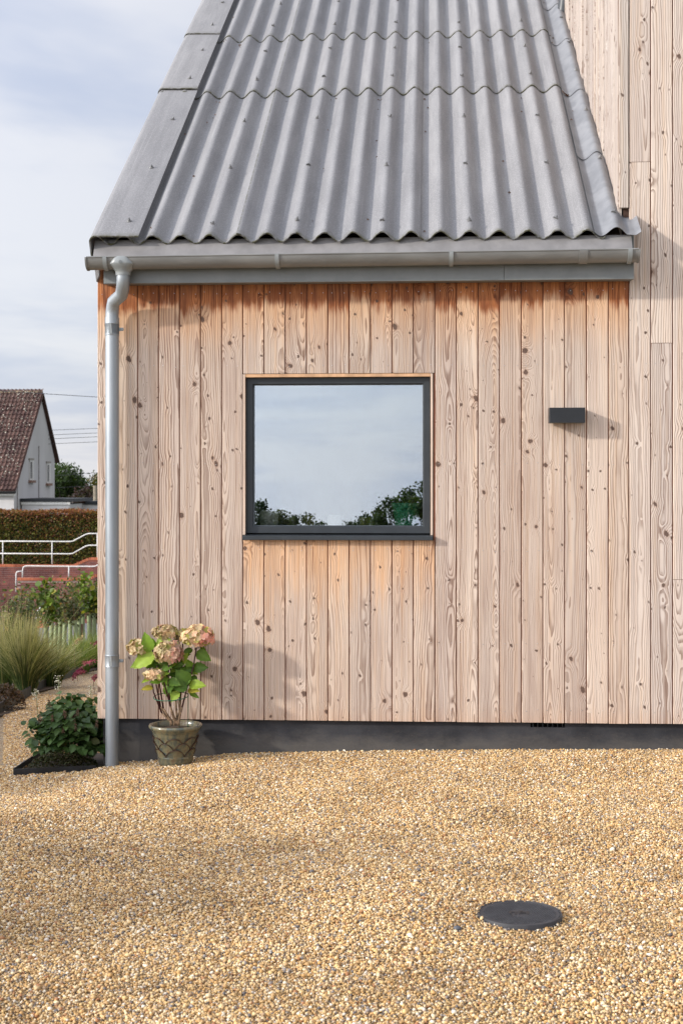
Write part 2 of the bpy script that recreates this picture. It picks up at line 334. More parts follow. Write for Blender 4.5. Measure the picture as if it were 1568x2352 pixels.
def make_fibre(name):
    m = bpy.data.materials.new(name); m.use_nodes = True; nt = m.node_tree; b = nt.nodes['Principled BSDF']
    geo = N(nt, 'NewGeometry'); oi = N(nt, 'ObjectInfo')
    sv = N(nt, 'Mapping', {'Vector': geo.outputs['Position'], 'Scale': (14, 1.6, 1.6)}).outputs[0]
    streak = NOI(nt, sv, 1.0, 4.0, .6).outputs[0]
    blot = NOI(nt, geo.outputs['Position'], 3.3, 5.0, .6).outputs[0]
    fine = NOI(nt, geo.outputs['Position'], 160.0, 2.0, .6).outputs[0]
    c = MX(nt, SS(nt, streak, .3, .72), (.185, .184, .188), (.245, .243, .246))
    c = MX(nt, SS(nt, blot, .5, .72, 0, .35), c, (.19, .19, .198))
    run = NOI(nt, N(nt, 'Mapping', {'Vector': geo.outputs['Position'], 'Scale': (70, 1.1, 1.1)}).outputs[0], 1.0, 3.0, .65).outputs[0]
    c = MX(nt, SS(nt, run, .55, .75, 0, .25), c, (.42, .415, .41)); c = MX(nt, SS(nt, run, .42, .28, 0, .22), c, (.17, .168, .165))
    c = MX(nt, SS(nt, fine, .45, .75, 0, .42), c, (.46, .455, .45))
    c = MX(nt, SS(nt, NOI(nt, geo.outputs['Position'], 300.0, 2.0, .6).outputs[0], .58, .72, 0, .4), c, (.13, .13, .13))
    c = MX(nt, 1.0, c, RAMP(nt, oi.outputs['Random'], [(0, (.92, .92, .93)), (1, (1.06, 1.05, 1.04))]), 'MULTIPLY')
    e = N(nt, 'Attribute', attribute_name='edge').outputs['Fac']     # moss along the cut ends
    mo = MA(nt, 'MULTIPLY', e, SS(nt, NOI(nt, geo.outputs['Position'], 40.0, 3.0, .6).outputs[0], .35, .6))
    c = MX(nt, mo, c, (.075, .072, .035))
    nt.links.new(c, b.inputs['Base Color']); b.inputs['Roughness'].default_value = .7; b.inputs['Specular IOR Level'].default_value = .3
    bp = N(nt, 'Bump', {'Height': fine, 'Strength': .15, 'Distance': .003}); nt.links.new(bp.outputs[0], b.inputs['Normal'])
    return m
M_FIBRE = make_fibre('fibre cement')

# ------------------------------------------------------------------ ground
PEB = [(0, (0.607, 0.405, 0.184)), (.14, (0.721, 0.530, 0.283)), (.30, (0.469, 0.292, 0.126)), (.42, (0.814, 0.655, 0.414)), (.53, (0.607, 0.365, 0.138)), (.63, (0.389, 0.269, 0.161)), (.72, (0.886, 0.810, 0.655)), (.765, (0.698, 0.490, 0.218)), (.86, (0.286, 0.257, 0.240)), (.90, (0.388, 0.184, 0.081)), (.94, (0.642, 0.582, 0.504)), (.97, (0.149, 0.136, 0.137))]
def make_pebble_mat():
    m = bpy.data.materials.new('pea gravel stone'); m.use_nodes = True; nt = m.node_tree; b = nt.nodes['Principled BSDF']
    oi = N(nt, 'ObjectInfo'); geo = N(nt, 'NewGeometry')
    c = RAMP(nt, oi.outputs['Random'], PEB, 'CONSTANT')
    n = NOI(nt, geo.outputs['Position'], 2.2, 4.0, .65).outputs[0]
    c = MX(nt, 1.0, c, RAMP(nt, n, [(.32, (.76, .72, .67)), (.52, (1.0, .98, .95)), (.7, (1.08, 1.06, 1.02))]), 'MULTIPLY')
    f = NOI(nt, geo.outputs['Position'], 260.0, 2.0, .6).outputs[0]
    c = MX(nt, SS(nt, f, .4, .7, 0, .3), c, MX(nt, 1.0, c, (.7, .66, .6), 'MULTIPLY'))
    nt.links.new(c, b.inputs['Base Color']); b.inputs['Roughness'].default_value = .55; b.inputs['Specular IOR Level'].default_value = .35
    return m
def make_gravel_sheet():
    m = bpy.data.materials.new('pea gravel bed'); m.use_nodes = True; nt = m.node_tree; b = nt.nodes['Principled BSDF']
    geo = N(nt, 'NewGeometry')
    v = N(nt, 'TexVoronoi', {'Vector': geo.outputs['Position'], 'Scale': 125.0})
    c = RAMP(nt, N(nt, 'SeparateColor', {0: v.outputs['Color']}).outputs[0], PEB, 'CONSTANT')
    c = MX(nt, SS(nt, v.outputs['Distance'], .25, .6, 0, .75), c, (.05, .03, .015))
    nt.links.new(c, b.inputs['Base Color']); b.inputs['Roughness'].default_value = .7
    bp = N(nt, 'Bump', {'Height': MA(nt, 'SUBTRACT', 1.0, v.outputs['Distance']), 'Strength': .8, 'Distance': .006}); nt.links.new(bp.outputs[0], b.inputs['Normal'])
    return m
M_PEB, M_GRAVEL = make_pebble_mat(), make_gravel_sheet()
M_SOIL = mat('dark soil', (.075, .052, .035), .95, var=.3, vscale=9, bump=.6, bscale=40)
M_LAND = mat('meadow', (.085, .10, .04), .95, var=.3, vscale=.6, col2=(.06, .065, .028), bump=.4, bscale=8)
M_ROAD = mat('worn asphalt', (.17, .17, .175), .9, var=.15, vscale=.8, bump=.3, bscale=60)
M_STEELEDGE = mat('black steel edging', (.018, .019, .021), .5, var=.25)

def sheet(name, xs, ys, zf, material, keep=None, **kw):
    V, F, idx = [], [], {}
    def vid(i, j):
        if (i, j) not in idx: idx[(i, j)] = len(V); V.append((xs[i], ys[j], zf(xs[i], ys[j])))
        return idx[(i, j)]
    for i in range(len(xs) - 1):
        for j in range(len(ys) - 1):
            if keep is None or keep((xs[i] + xs[i + 1]) / 2, (ys[j] + ys[j + 1]) / 2): F.append((vid(i, j), vid(i + 1, j), vid(i + 1, j + 1), vid(i, j + 1)))
    me = bpy.data.meshes.new(name); me.from_pydata(V, [], F); me.materials.append(material)
    me.polygons.foreach_set('use_smooth', [True] * len(F)); me.update()
    return ob(name, me, **kw)
def spread(a, b, n, p=2.2): return [a + (b - a) * (k / n) ** p for k in range(1, n + 1)]
gx = sorted([-t for t in spread(6, 900, 26)]) + [round(-6 + .5 * k, 3) for k in range(25)] + spread(6, 900, 26)
gy = sorted([-t for t in spread(10, 900, 26)]) + [round(-10 + .5 * k, 3) for k in range(53)] + [17 + k for k in range(0, 36)] + spread(54, 900, 22)
sheet('ground', gx, gy, lambda x, y: ground_z(x, y) - .03, M_LAND, kind='structure')

EDGE2 = [at(-260, 1760, d=7.6), at(-110, 1695, d=9.0), at(0, 1644, d=10.3), at(75, 1601, d=12.05), at(140, 1568, d=13.8), at(204, 1540, d=15.7), at(262, 1518, d=17.6), at(330, 1500, d=20)]
def edge2_x(y): return lerp(y, [(p.y, p.x) for p in EDGE2])
BED = [(-2.075, -.215), (-1.66, -.06), (-1.66, .62), (-2.085, .62)]     # bed at the house corner
def in_bed(x, y): return -2.08 < x < -1.66 and -.215 + (x + 2.075) * .37 < y < .62
def on_gravel(x, y):
    if in_bed(x, y): return False
    if y > .03: return x < -1.70 and x > edge2_x(y) and y < 13
    return x > -6 if y < -1 else x > edge2_x(y)
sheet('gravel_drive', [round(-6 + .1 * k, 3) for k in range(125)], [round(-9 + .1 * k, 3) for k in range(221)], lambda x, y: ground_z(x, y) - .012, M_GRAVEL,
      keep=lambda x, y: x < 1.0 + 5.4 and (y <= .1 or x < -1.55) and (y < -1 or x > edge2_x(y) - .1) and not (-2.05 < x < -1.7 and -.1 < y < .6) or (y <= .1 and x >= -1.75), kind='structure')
sheet('planting_bed', [-9 + .3 * k for k in range(34)], [.0 + .3 * k for k in range(52)], lambda x, y: ground_z(x, y) - .02 + .02, M_SOIL, keep=lambda x, y: x < edge2_x(y) - .02, kind='structure')
sheet('corner_bed', [-2.07, -1.9, -1.78, -1.67], [-.18, 0, .2, .4, .6], lambda x, y: ground_z(x, y) - .005, M_SOIL, keep=lambda x, y: in_bed(x, y), kind='structure')
sheet('road', [-40 + 2 * k for k in range(24)], [17.5 + 1 * k for k in range(30)], lambda x, y: ground_z(x, y) - .024, M_ROAD, kind='structure')

# loose pebbles, one mass
def pebble_mesh(i):
    import bmesh
    bm = bmesh.new(); bmesh.ops.create_icosphere(bm, subdivisions=1, radius=.5)
    r = random.Random(i); ax = (1.0, r.uniform(.7, .9), r.uniform(.5, .68))
    ph = [r.uniform(0, 6) for _ in range(3)]
    for v in bm.verts:
        k = 1 + .12 * math.sin(3 * v.co.x * 2 + ph[0]) + .1 * math.sin(4 * v.co.y * 2 + ph[1])
        v.co = Vector((v.co.x * ax[0] * k, v.co.y * ax[1] * k, v.co.z * ax[2]))
    me = bpy.data.meshes.new('pebble'); bm.to_mesh(me); bm.free(); me.materials.append(M_PEB)
    me.polygons.foreach_set('use_smooth', [True] * len(me.polygons)); return me
MAN = (.282, -2.765, .01)
def pebbles():
    pcol = bpy.data.collections.new('pebble_kinds')
    for i in range(5):
        o = bpy.data.objects.new('pebble_kind', pebble_mesh(i)); pcol.objects.link(o)
    P = []
    pitch = .0071
    ys = np.arange(-4.25, .03, pitch)
    for y in ys:
        dep = y + 7.3; c = -.061 * dep
        xs = np.arange(c - .24 * dep - .18, c + .24 * dep + .18, pitch)
        P.append(np.stack([xs, np.full_like(xs, y)], 1))
    for y in np.arange(.03, 4.5, pitch * 1.15):
        dep = y + 7.3; x0 = max(edge2_x(y) + .02, -.3 * dep); xs = np.arange(x0, -1.71, pitch * 1.15)
        if len(xs): P.append(np.stack([xs, np.full_like(xs, y)], 1))
    P = np.concatenate(P); P += rng.uniform(-.5, .5, P.shape) * pitch * 1.3
    extra = P[rng.random(len(P)) < .22] + rng.uniform(-.5, .5, (1, 2)) * pitch
    lay = np.concatenate([np.zeros(len(P)), np.ones(len(extra))]); P = np.concatenate([P, extra])
    keep = np.hypot(P[:, 0] - MAN[0], P[:, 1] - MAN[1]) > .1275
    keep &= np.hypot(P[:, 0] + 1.268, P[:, 1] + .17) > .078
    keep &= np.hypot(P[:, 0] + 1.612, P[:, 1] + .065) > .036
    keep &= np.array([not in_bed(x, y) for x, y in P]); keep &= ~((P[:, 1] > .02) & (P[:, 0] > -1.715))
    keep &= (P[:, 0] > -2.9) | (P[:, 1] > 0) | True
    P, lay = P[keep], lay[keep]
    n = len(P); sc = np.clip(rng.lognormal(math.log(.0076), .34, n), .0036, .019)
    z = np.array([ground_z(x, y) for x, y in P]) - .010 + .25 * sc + lay * .0035 + rng.uniform(0, .002, n)
    # a few stones heaped on the rim of the cover
    me = bpy.data.meshes.new('pebble_points'); me.from_pydata(np.column_stack([P, z]).tolist(), [], [])
    a = me.attributes.new('rot', 'FLOAT_VECTOR', 'POINT'); a.data.foreach_set('vector', np.column_stack([rng.normal(0, .35, n), rng.normal(0, .35, n), rng.uniform(0, 6.28, n)]).ravel())
    a = me.attributes.new('scl', 'FLOAT', 'POINT'); a.data.foreach_set('value', sc)
    o = ob('loose_gravel', me, kind='stuff', label='loose golden pea gravel covering the drive and the path', cat='gravel')
    ng = bpy.data.node_groups.new('strew', 'GeometryNodeTree')
    ng.interface.new_socket('Geometry', in_out='INPUT', socket_type='NodeSocketGeometry'); ng.interface.new_socket('Geometry', in_out='OUTPUT', socket_type='NodeSocketGeometry')
    gi, go = ng.nodes.new('NodeGroupInput'), ng.nodes.new('NodeGroupOutput')
    ci = ng.nodes.new('GeometryNodeCollectionInfo'); ci.inputs['Collection'].default_value = pcol; ci.inputs['Separate Children'].default_value = True; ci.inputs['Reset Children'].default_value = True
    ip = ng.nodes.new('GeometryNodeInstanceOnPoints'); ip.inputs['Pick Instance'].default_value = True
    ra = ng.nodes.new('GeometryNodeInputNamedAttribute'); ra.data_type = 'FLOAT_VECTOR'; ra.inputs['Name'].default_value = 'rot'
    sa = ng.nodes.new('GeometryNodeInputNamedAttribute'); sa.data_type = 'FLOAT'; sa.inputs['Name'].default_value = 'scl'
    er = ng.nodes.new('FunctionNodeEulerToRotation'); ng.links.new(ra.outputs[0], er.inputs[0]); ng.links.new(er.outputs[0], ip.inputs['Rotation'])
    ng.links.new(gi.outputs[0], ip.inputs['Points']); ng.links.new(ci.outputs[0], ip.inputs['Instance']); ng.links.new(sa.outputs[0], ip.inputs['Scale'])
    ng.links.new(ip.outputs[0], go.inputs[0])
    md = o.modifiers.new('strew', 'NODES'); md.node_group = ng
    print('pebbles', n)
pebbles()

# ------------------------------------------------------------------ the timber house
HX0, HXC, HXS = -1.705, 1.001, .956          # left corner, joint of low and tall part, side wall of the tall part
house = empty('timber_house', (0, 0, 0), label='timber clad house with grey corrugated roof and one square window', cat='house')
PITCH = .1088
EDGES = [HX0, -1.604] + [round(-1.495 + PITCH * k, 4) for k in range(23)] + [HXC]
BOT, TOP = .150, 2.56
WX0, WX1, WZ0, WZ1 = -.953, .018, 1.073, 1.921
_bm = {}
def board_mesh(wd, ln, material):
    k = (round(wd, 3), round(ln, 3), material.name)
    if k not in _bm:
        h, t, c = wd / 2 - .0025, .02, .0025
        prof = [(-h + c, 0), (h - c, 0), (h, c), (h, t), (-h, t), (-h, c)]
        _bm[k] = MB().prism(prof, 0, ln).mesh('board', material)
    return _bm[k]
fw = empty('front_wall', (0, 0, 0), house); fw['label'] = 'pale larch board wall with an orange stained band under the eaves'
nails = MB()
def nail_row(cx, wd, zs, y=0.0):
    for z in zs:
        for sx in (-.28, .27):
            x0 = cx + sx * wd + random.uniform(-.005, .005); zz = z + random.uniform(-.006, .006)
            nails.lathe([(.0001, 0), (.0023, 0), (.0019, .0012), (.0001, .0014)], 6); n = 24
            for q in range(len(nails.v) - n, len(nails.v)):
                a, b_, c_ = nails.v[q]; nails.v[q] = (x0 + a, y - c_, zz + b_)
ROWS = [.21, .55, 1.02, 1.46, 1.96, 2.335]
def board(parent, x0, x1, z0, z1, material, y=0.0):
    wd = x1 - x0
    o = ob('board', board_mesh(wd, z1 - z0, material), parent, ((x0 + x1) / 2, y + random.uniform(-.0012, .0012), z0))
    nail_row((x0 + x1) / 2, wd, [r for r in ROWS if z0 + .03 < r < z1 - .02] + ([z1 - .035] if z1 < 2.2 and z1 < 1.5 else []), y)
    return o
for a, b in zip(EDGES, EDGES[1:]):
    mid = (a + b) / 2
    if WX0 - .01 < mid < WX1 + .01:
        board(fw, a, b, WZ1, TOP, W_LOW); board(fw, a, b, BOT, WZ0 - .003, W_SILL)
    else: board(fw, a, b, BOT + random.uniform(-.001, .001), TOP, W_LOW)
tw = empty('tall_front_wall', (0, 0, 0), house); tw['label'] = 'taller silvery board wall with staggered butt joints'
JO = {0: [2.977], 1: [2.065], 2: [.876, 3.84], 3: [1.6, 3.1], 4: [2.5], 5: [.9, 2.9], 6: [1.8], 7: [3.3], 8: [1.2, 2.7]}
for k in range(17):
    a, b = HXC + PITCH * k, HXC + PITCH * (k + 1)
    cuts = [BOT] + JO.get(k, [random.uniform(1, 4)]) + [5.3]
    for z0, z1 in zip(cuts, cuts[1:]): board(tw, a, b, z0 + .0012, z1 - .0012, W_TALL)
ob('nail_heads', nails.mesh('nail_heads', M_STEEL), fw, kind='stuff')
sw = empty('tall_side_wall', (0, 0, 0), house); sw['label'] = 'pale side wall of the taller part rising above the roof'
sb_me = board_mesh(PITCH, 3.2, W_SIDE)
for k in range(38):
    ob('board', sb_me, sw, (HXS + random.uniform(-.008, .008), .026 + PITCH * (k + .5), 2.15), rot=(0, 0, -math.pi / 2))
ob('corner_trim', MB().prism([(-.0215, -.004), (.0205, -.004), (.0215, -.002), (.0215, .021), (-.0215, .021)], 0, 2.55).mesh('corner_trim', W_SIDE), house, (.9765, 0, 2.748))
ob('board_tongues', MB().box((HX0 + .02, .0065, .156), (WX0 - .003, .019, 2.55)).box((WX1 + .003, .0065, .156), (2.8, .019, 2.55)).box((WX0 - .003, .0065, WZ1 + .004), (WX1 + .003, .019, 2.55)).box((WX0 - .003, .0065, .156), (WX1 + .003, .019, WZ0 - .006)).box((HXC + .003, .0065, 2.551), (2.8, .019, 5.29)).mesh('board_tongues', M_TONGUE), house, kind='stuff')
ob('wall_backing', MB().box((HX0 + .02, .022, .152), (WX0 - .002, .05, 2.6)).box((WX1 + .002, .022, .152), (2.85, .05, 2.6)).box((WX0 - .002, .022, WZ1 + .012), (WX1 + .002, .05, 2.6)).box((WX0 - .002, .022, .152), (WX1 + .002, .05, WZ0 - .02)).box((HXS + .021, .022, 2.6), (2.85, .05, 5.3)).mesh('wall_backing', M_FELT), house, kind='stuff')
ob('side_wall', MB().box((HX0 + .001, .021, .15), (HX0 + .02, 7.6, 2.55)).box((HXS + .021, .052, 2.2), (HXS + .04, 7.6, 5.3)).box((2.84, .052, 0), (2.86, 7.6, 5.3)).mesh('side_wall', W_SIDE), house, kind='stuff')
ob('rear_wall', MB().box((HX0 + .02, 7.6, 0), (2.86, 7.62, 5.3)).mesh('rear_wall', W_SIDE), house)
ob('tall_roof', MB().box((HXS - .02, -.05, 5.302), (2.95, 7.7, 5.36)).mesh('tall_roof', M_FIBRE), house)
# plinth with its air vent
VX0, VX1 = at(1218, 1668, Y=.03).x, at(1297, 1668, Y=.03).x
pl = ob('plinth', MB().box((HX0 + .025, .03, -.3), (VX0, .12, .149)).box((VX1, .03, -.3), (2.86, .12, .149)).box((VX0, .03, -.3), (VX1, .12, .122)).box((VX0, .032, .1455), (VX1, .12, .149)).mesh('plinth', M_PLINTH), house)
pl['label'] = 'low black rendered plinth under the boards'; pl['kind'] = 'stuff'
vb = MB().box((VX0, .09, .122), (VX1, .1, .1455))
vent = ob('air_vent', vb.mesh('air_vent', M_BLACK), pl)
for k in range(7):
    x = VX0 + (VX1 - VX0) * (k + .5) / 7
    ob('vent_bar', MB().box((-.002, 0, 0), (.002, .012, .0225)).mesh('vent_bar', M_FRAME), pl, (x, .036, .1225))

# window
win = empty('window', ((WX0 + WX1) / 2, 0, WZ0), house)
def wpart(name, mb, material, sm_=None): return ob(name, mb.mesh(name, material, sm_ or False), win, -Vector(win.location))
for (x0, x1) in ((WX0 + .001, WX0 + .0125), (WX1 - .0125, WX1 - .001)): wpart('side_trim', MB().box((x0, .001, WZ0 + .024), (x1, .085, WZ1 - .003)), W_PALE)
wpart('head_trim', MB().box((WX0 + .013, .003, WZ1 - .018), (WX1 - .013, .085, WZ1 - .002)), W_TRIM)
FX0, FX1, FZ0, FZ1 = -.936, .002, 1.105, 1.901
fy, fd = .032, .075
fr = MB()
for (a, b, c, d) in ((FX0, FX1, FZ1 - .036, FZ1), (FX0, FX1, FZ0, FZ0 + .038), (FX0, FX0 + .036, FZ0 + .038, FZ1 - .036), (FX1 - .036, FX1, FZ0 + .038, FZ1 - .036)):
    pass
GX0, GX1, GZ0, GZ1 = FX0 + .036, FX1 - .036, FZ0 + .038, FZ1 - .036
def ring_frame(o_, i_, y0, y1, chamfer=.006):
    mb = MB(); (a, b, c, d), (e, f, g, h) = o_, i_
    O = [(a, c), (b, c), (b, d), (a, d)]; I = [(e, g), (f, g), (f, h), (e, h)]
    I2 = [(e - chamfer, g - chamfer), (f + chamfer, g - chamfer), (f + chamfer, h + chamfer), (e - chamfer, h + chamfer)]
    for k in range(4):
        q = (k + 1) % 4
        for (A, ya), (B, yb) in (((O, y1), (O, y0)), ((O, y0), (I2, y0)), ((I2, y0), (I, y0 + chamfer)), ((I, y0 + chamfer), (I, y1))):
            mb.face([(A[k][0], ya, A[k][1]), (A[q][0], ya, A[q][1]), (B[q][0], yb, B[q][1]), (B[k][0], yb, B[k][1])])
    return mb
wpart('frame', ring_frame((FX0, FX1, FZ0, FZ1), (GX0, GX1, GZ0, GZ1), fy, fy + fd), M_FRAME)
wpart('seal', MB().box((WX0 + .013, .052, WZ0 + .024), (FX0, .07, WZ1 - .019)).box((FX1, .052, WZ0 + .024), (WX1 - .013, .07, WZ1 - .019)).box((FX0, .052, FZ1), (FX1, .07, WZ1 - .019)).box((FX0, .052, WZ0 + .024), (FX1, .07, FZ0)), M_BLACK)['kind'] = 'stuff'
wpart('sill', MB().prism([(-.034, 1.071), (-.036, 1.073), (-.036, 1.090), (-.034, 1.0925), (.06, 1.098), (.06, 1.084), (-.028, 1.079), (-.028, 1.071)], WX0 + .004, WX1 - .001, 'x'), M_FRAME)
def make_glass():
    m = bpy.data.materials.new('coated window glass'); m.use_nodes = True; nt = m.node_tree; out = nt.nodes['Material Output']; nt.nodes.remove(nt.nodes['Principled BSDF'])
    g = N(nt, 'BsdfGlossy', {'Color': (.86, .93, 1, 1), 'Roughness': 0.0}); t = N(nt, 'BsdfTransparent', {'Color': (.95, .97, .95, 1)})
    fz = N(nt, 'Fresnel', {'IOR': 1.5}).outputs[0]
    ms = N(nt, 'MixShader', {0: MA(nt, 'ADD', MA(nt, 'MULTIPLY', fz, .6), .30, clamp=True), 1: t.outputs[0], 2: g.outputs[0]})
    geo = N(nt, 'NewGeometry'); du = NOI(nt, geo.outputs['Position'], 60.0, 4.0, .7).outputs[0]
    d = N(nt, 'BsdfDiffuse', {'Color': (.6, .6, .58, 1)})
    ms2 = N(nt, 'MixShader', {0: SS(nt, du, .66, .82, 0.0, .12), 1: ms.outputs[0], 2: d.outputs[0]})
    nt.links.new(ms2.outputs[0], out.inputs[0]); return m
wpart('pane', MB().box((GX0 - .002, fy + .028, GZ0 - .002), (GX1 + .002, fy + .032, GZ1 + .002)), make_glass())

# room behind the window
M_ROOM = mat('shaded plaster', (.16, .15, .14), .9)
rx0, rx1, ry1, rz0, rz1 = -1.55, .75, 3.0, .3, 2.3
rm = MB(); P8 = lambda x, y, z: (x, y, z)
rm.face([(rx0, .12, rz0), (rx1, .12, rz0), (rx1, ry1, rz0), (rx0, ry1, rz0)]); rm.face([(rx0, .12, rz1), (rx0, ry1, rz1), (rx1, ry1, rz1), (rx1, .12, rz1)])
rm.face([(rx0, ry1, rz0), (rx1, ry1, rz0), (rx1, ry1, rz1), (rx0, ry1, rz1)]); rm.face([(rx0, .12, rz0), (rx0, ry1, rz0), (rx0, ry1, rz1), (rx0, .12, rz1)]); rm.face([(rx1, .12, rz0), (rx1, .12, rz1), (rx1, ry1, rz1), (rx1, ry1, rz0)])
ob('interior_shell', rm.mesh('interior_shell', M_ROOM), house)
for (x0, x1, z0, z1) in ((rx0, WX0, rz0, rz1), (WX1, rx1, rz0, rz1), (WX0, WX1, WZ1, rz1), (WX0, WX1, rz0, WZ0)):
    pass
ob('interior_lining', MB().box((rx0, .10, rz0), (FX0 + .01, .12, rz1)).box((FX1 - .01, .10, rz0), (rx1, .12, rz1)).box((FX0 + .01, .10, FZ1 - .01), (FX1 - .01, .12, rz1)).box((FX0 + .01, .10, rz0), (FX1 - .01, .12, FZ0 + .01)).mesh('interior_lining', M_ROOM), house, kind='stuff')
ob('window_board', MB().box((FX0 - .03, .121, GZ0 - .035), (FX1 + .03, .36, GZ0 - .012)).mesh('window_board', mat('white window board', (.5, .49, .46), .5)), house)

# roof
AL = R_(33.8); CA, SA = math.cos(AL), math.sin(AL)
RO = Vector((0, -.14, 2.584))
def rp(x, s, n): return (x, RO.y + s * CA - n * SA, RO.z + s * SA + n * CA)
CP, C0, AMP = .1445, at(1348, 528, Y=-.14).x, .0242
def wave(x): return AMP * math.cos(2 * math.pi * (x - C0) / CP)
roof = empty('roof', (0, 0, 0), house); roof['label'] = 'grey corrugated fibre cement roof'
SX = [-1.655, -1.655 + (.574 - .181) * 0, 0, 0]
def seam(px): return at(px, 545, Y=-.14).x
J1, J2, J3 = seam(574) - .01, seam(967), seam(1362)
COLS = [(-1.686, J1), (J1 - .055, J2), (J2 - .055, J3 + .06)]
def corr_sheet(x0, x1, s0, s1, n0, n1, th=.0065):
    nx = int((x1 - x0) / CP * 18); xs = [x0 + (x1 - x0) * k / nx for k in range(nx + 1)]
    ss = [s0, s0 + .012, s0 + .05, (s0 * .6 + s1 * .4), s1]
    V, F, E = [], [], []
    for lay in (0, 1):
        for j, s in enumerate(ss):
            f = (s - s0) / (s1 - s0); n = n0 + (n1 - n0) * f
            for x in xs:
                V.append(rp(x, s + (.0025 * math.sin(x * 47) if j == 0 else 0), n + wave(x) + (th if lay == 0 else 0))); E.append(1.0 if j == 0 else (.45 if j == 1 else (.9 if x == xs[0] else 0.0)))
    K = nx + 1; L = K * len(ss)
    for j in range(len(ss) - 1):
        for i in range(nx):
            a = j * K + i; F.append((a, a + 1, a + K + 1, a + K)); F.append((L + a, L + a + K, L + a + K + 1, L + a + 1))
    for i in range(nx):
        F.append((i, L + i, L + i + 1, i + 1)); t = (len(ss) - 1) * K + i; F.append((t, t + 1, L + t + 1, L + t))
    for j in range(len(ss) - 1):
        a = j * K; F.append((a, a + K, L + a + K, L + a)); b = a + K - 1; F.append((b, L + b, L + b + K, b + K))
    me = bpy.data.meshes.new('roof_sheet'); me.from_pydata(V, [], F); me.materials.append(M_FIBRE)
    at_ = me.attributes.new('edge', 'FLOAT', 'POINT'); at_.data.foreach_set('value', E); sharp(me, 50); return me
S_END = 4.95
COURSES = [(0.0, 2.32, 0.0, 0.0), (2.168, 3.50, .0085, .001), (3.336, S_END, .0085, .001)]
for ci, (s0, s1, n0, n1) in enumerate(COURSES):
    for k, (x0, x1) in enumerate(COLS):
        dn = (.0, .0072, .0036)[k] * 1.0
        ob('roof_sheet', corr_sheet(x0, x1, s0 + (.0, -.006, .004)[k], s1, n0 + dn, n1 + dn), roof)
# verge pieces on the left
def verge_piece(s0, s1, n0, n1):
    top = AMP + .012
    top -= .0035; path = [(-1.456, top - .001), (-1.466, top + .001), (-1.674, top + .004)]
    for k in range(1, 7):
        a = math.pi / 2 * k / 6; path.append((-1.674 - .036 * math.sin(a), top + .004 - .036 * (1 - math.cos(a))))
    path += [(-1.711, -.075), (-1.713, -.105)]
    V, F, E = [], [], []; th = .007; ss = [s0, s0 + .01, s0 + .05, s1]
    nrm = []
    for i, p in enumerate(path):
        a, b = path[max(i - 1, 0)], path[min(i + 1, len(path) - 1)]; tx, tn = b[0] - a[0], b[1] - a[1]; l = math.hypot(tx, tn); nrm.append((-tn / l * -1, tx / l * -1))
    for lay in (0, 1):
        for j, s in enumerate(ss):
            f = (s - s0) / (s1 - s0); n = n0 + (n1 - n0) * f
            for p, q in zip(path, nrm):
                V.append(rp(p[0] - (0 if lay == 0 else q[0] * th), s, p[1] + n - (0 if lay == 0 else q[1] * th))); E.append(.9 if j == 0 else (.4 if j == 1 else 0))
    K, L = len(path), len(path) * len(ss)
    for j in range(len(ss) - 1):
        for i in range(K - 1):
            a = j * K + i; F.append((a, a + K, a + K + 1, a + 1)); F.append((L + a, L + a + 1, L + a + K + 1, L + a + K))
    for i in range(K - 1):
        F.append((i, i + 1, L + i + 1, L + i)); t = (len(ss) - 1) * K + i; F.append((t, L + t, L + t + 1, t + 1))
    for j in range(len(ss) - 1):
        a = j * K; F.append((a, L + a, L + a + K, a + K)); b = a + K - 1; F.append((b, b + K, L + b + K, L + b))
    me = bpy.data.meshes.new('verge_piece'); me.from_pydata(V, [], F); me.materials.append(M_FIBRE)
    at_ = me.attributes.new('edge', 'FLOAT', 'POINT'); at_.data.foreach_set('value', E); sharp(me, 40); return me
for (s0, s1, n0, n1) in ((-.02, 2.38, .0, 0), (2.2, 3.54, .014, .003), (3.37, S_END, .014, .003)): ob('verge_piece', verge_piece(s0, s1, n0, n1), roof)
# sheet flashing along the tall wall
def flash_piece(s0, s1, n0, n1, seed):
    r = random.Random(seed); xs = [C0 + .036 + .225 * k / 30 for k in range(31)]
    V, F = [], []; ns = 9
    for lay in (0, 1):
        for j in range(ns):
            f = j / (ns - 1); s = s0 + (s1 - s0) * f; n = n0 + (n1 - n0) * f
            for x in xs:
                h = wave(x) if x < C0 + .222 else wave(C0 + .222) + (x - C0 - .222) * .75
                h = max(h, -.012) if x > C0 + .1 else h
                dent = .0012 * math.sin(9 * s + x * 40 + seed) * math.sin(23 * s - x * 25 + seed * 2)
                V.append(rp(x + .003 * math.sin(s * 5 + seed) * (1 if x < .81 else 0), s + (.012 * math.sin((x - .8) * 20) if j == 0 else 0), h + n + dent + (.0025 if lay == 0 else 0)))
    K = len(xs); L = K * ns
    for j in range(ns - 1):
        for i in range(K - 1):
            a = j * K + i; F.append((a, a + 1, a + K + 1, a + K)); F.append((L + a, L + a + K, L + a + K + 1, L + a + 1))
    for i in range(K - 1): F.append((i, L + i, L + i + 1, i + 1))
    for j in range(ns - 1):
        a = j * K; F.append((a, a + K, L + a + K, L + a)); b = a + K - 1; F.append((b, L + b, L + b + K, b + K))
    me = bpy.data.meshes.new('flashing'); me.from_pydata(V, [], F); me.materials.append(M_LEAD); sharp(me, 50); return me
for k, (s0, s1) in enumerate(((-.002, 1.12), (1.01, 2.17), (2.06, 3.23), (3.09, 4.1), (3.93, S_END))): ob('flashing', flash_piece(s0, s1, .018 + (.004 if k else 0), .0165, k * 1.7), roof)
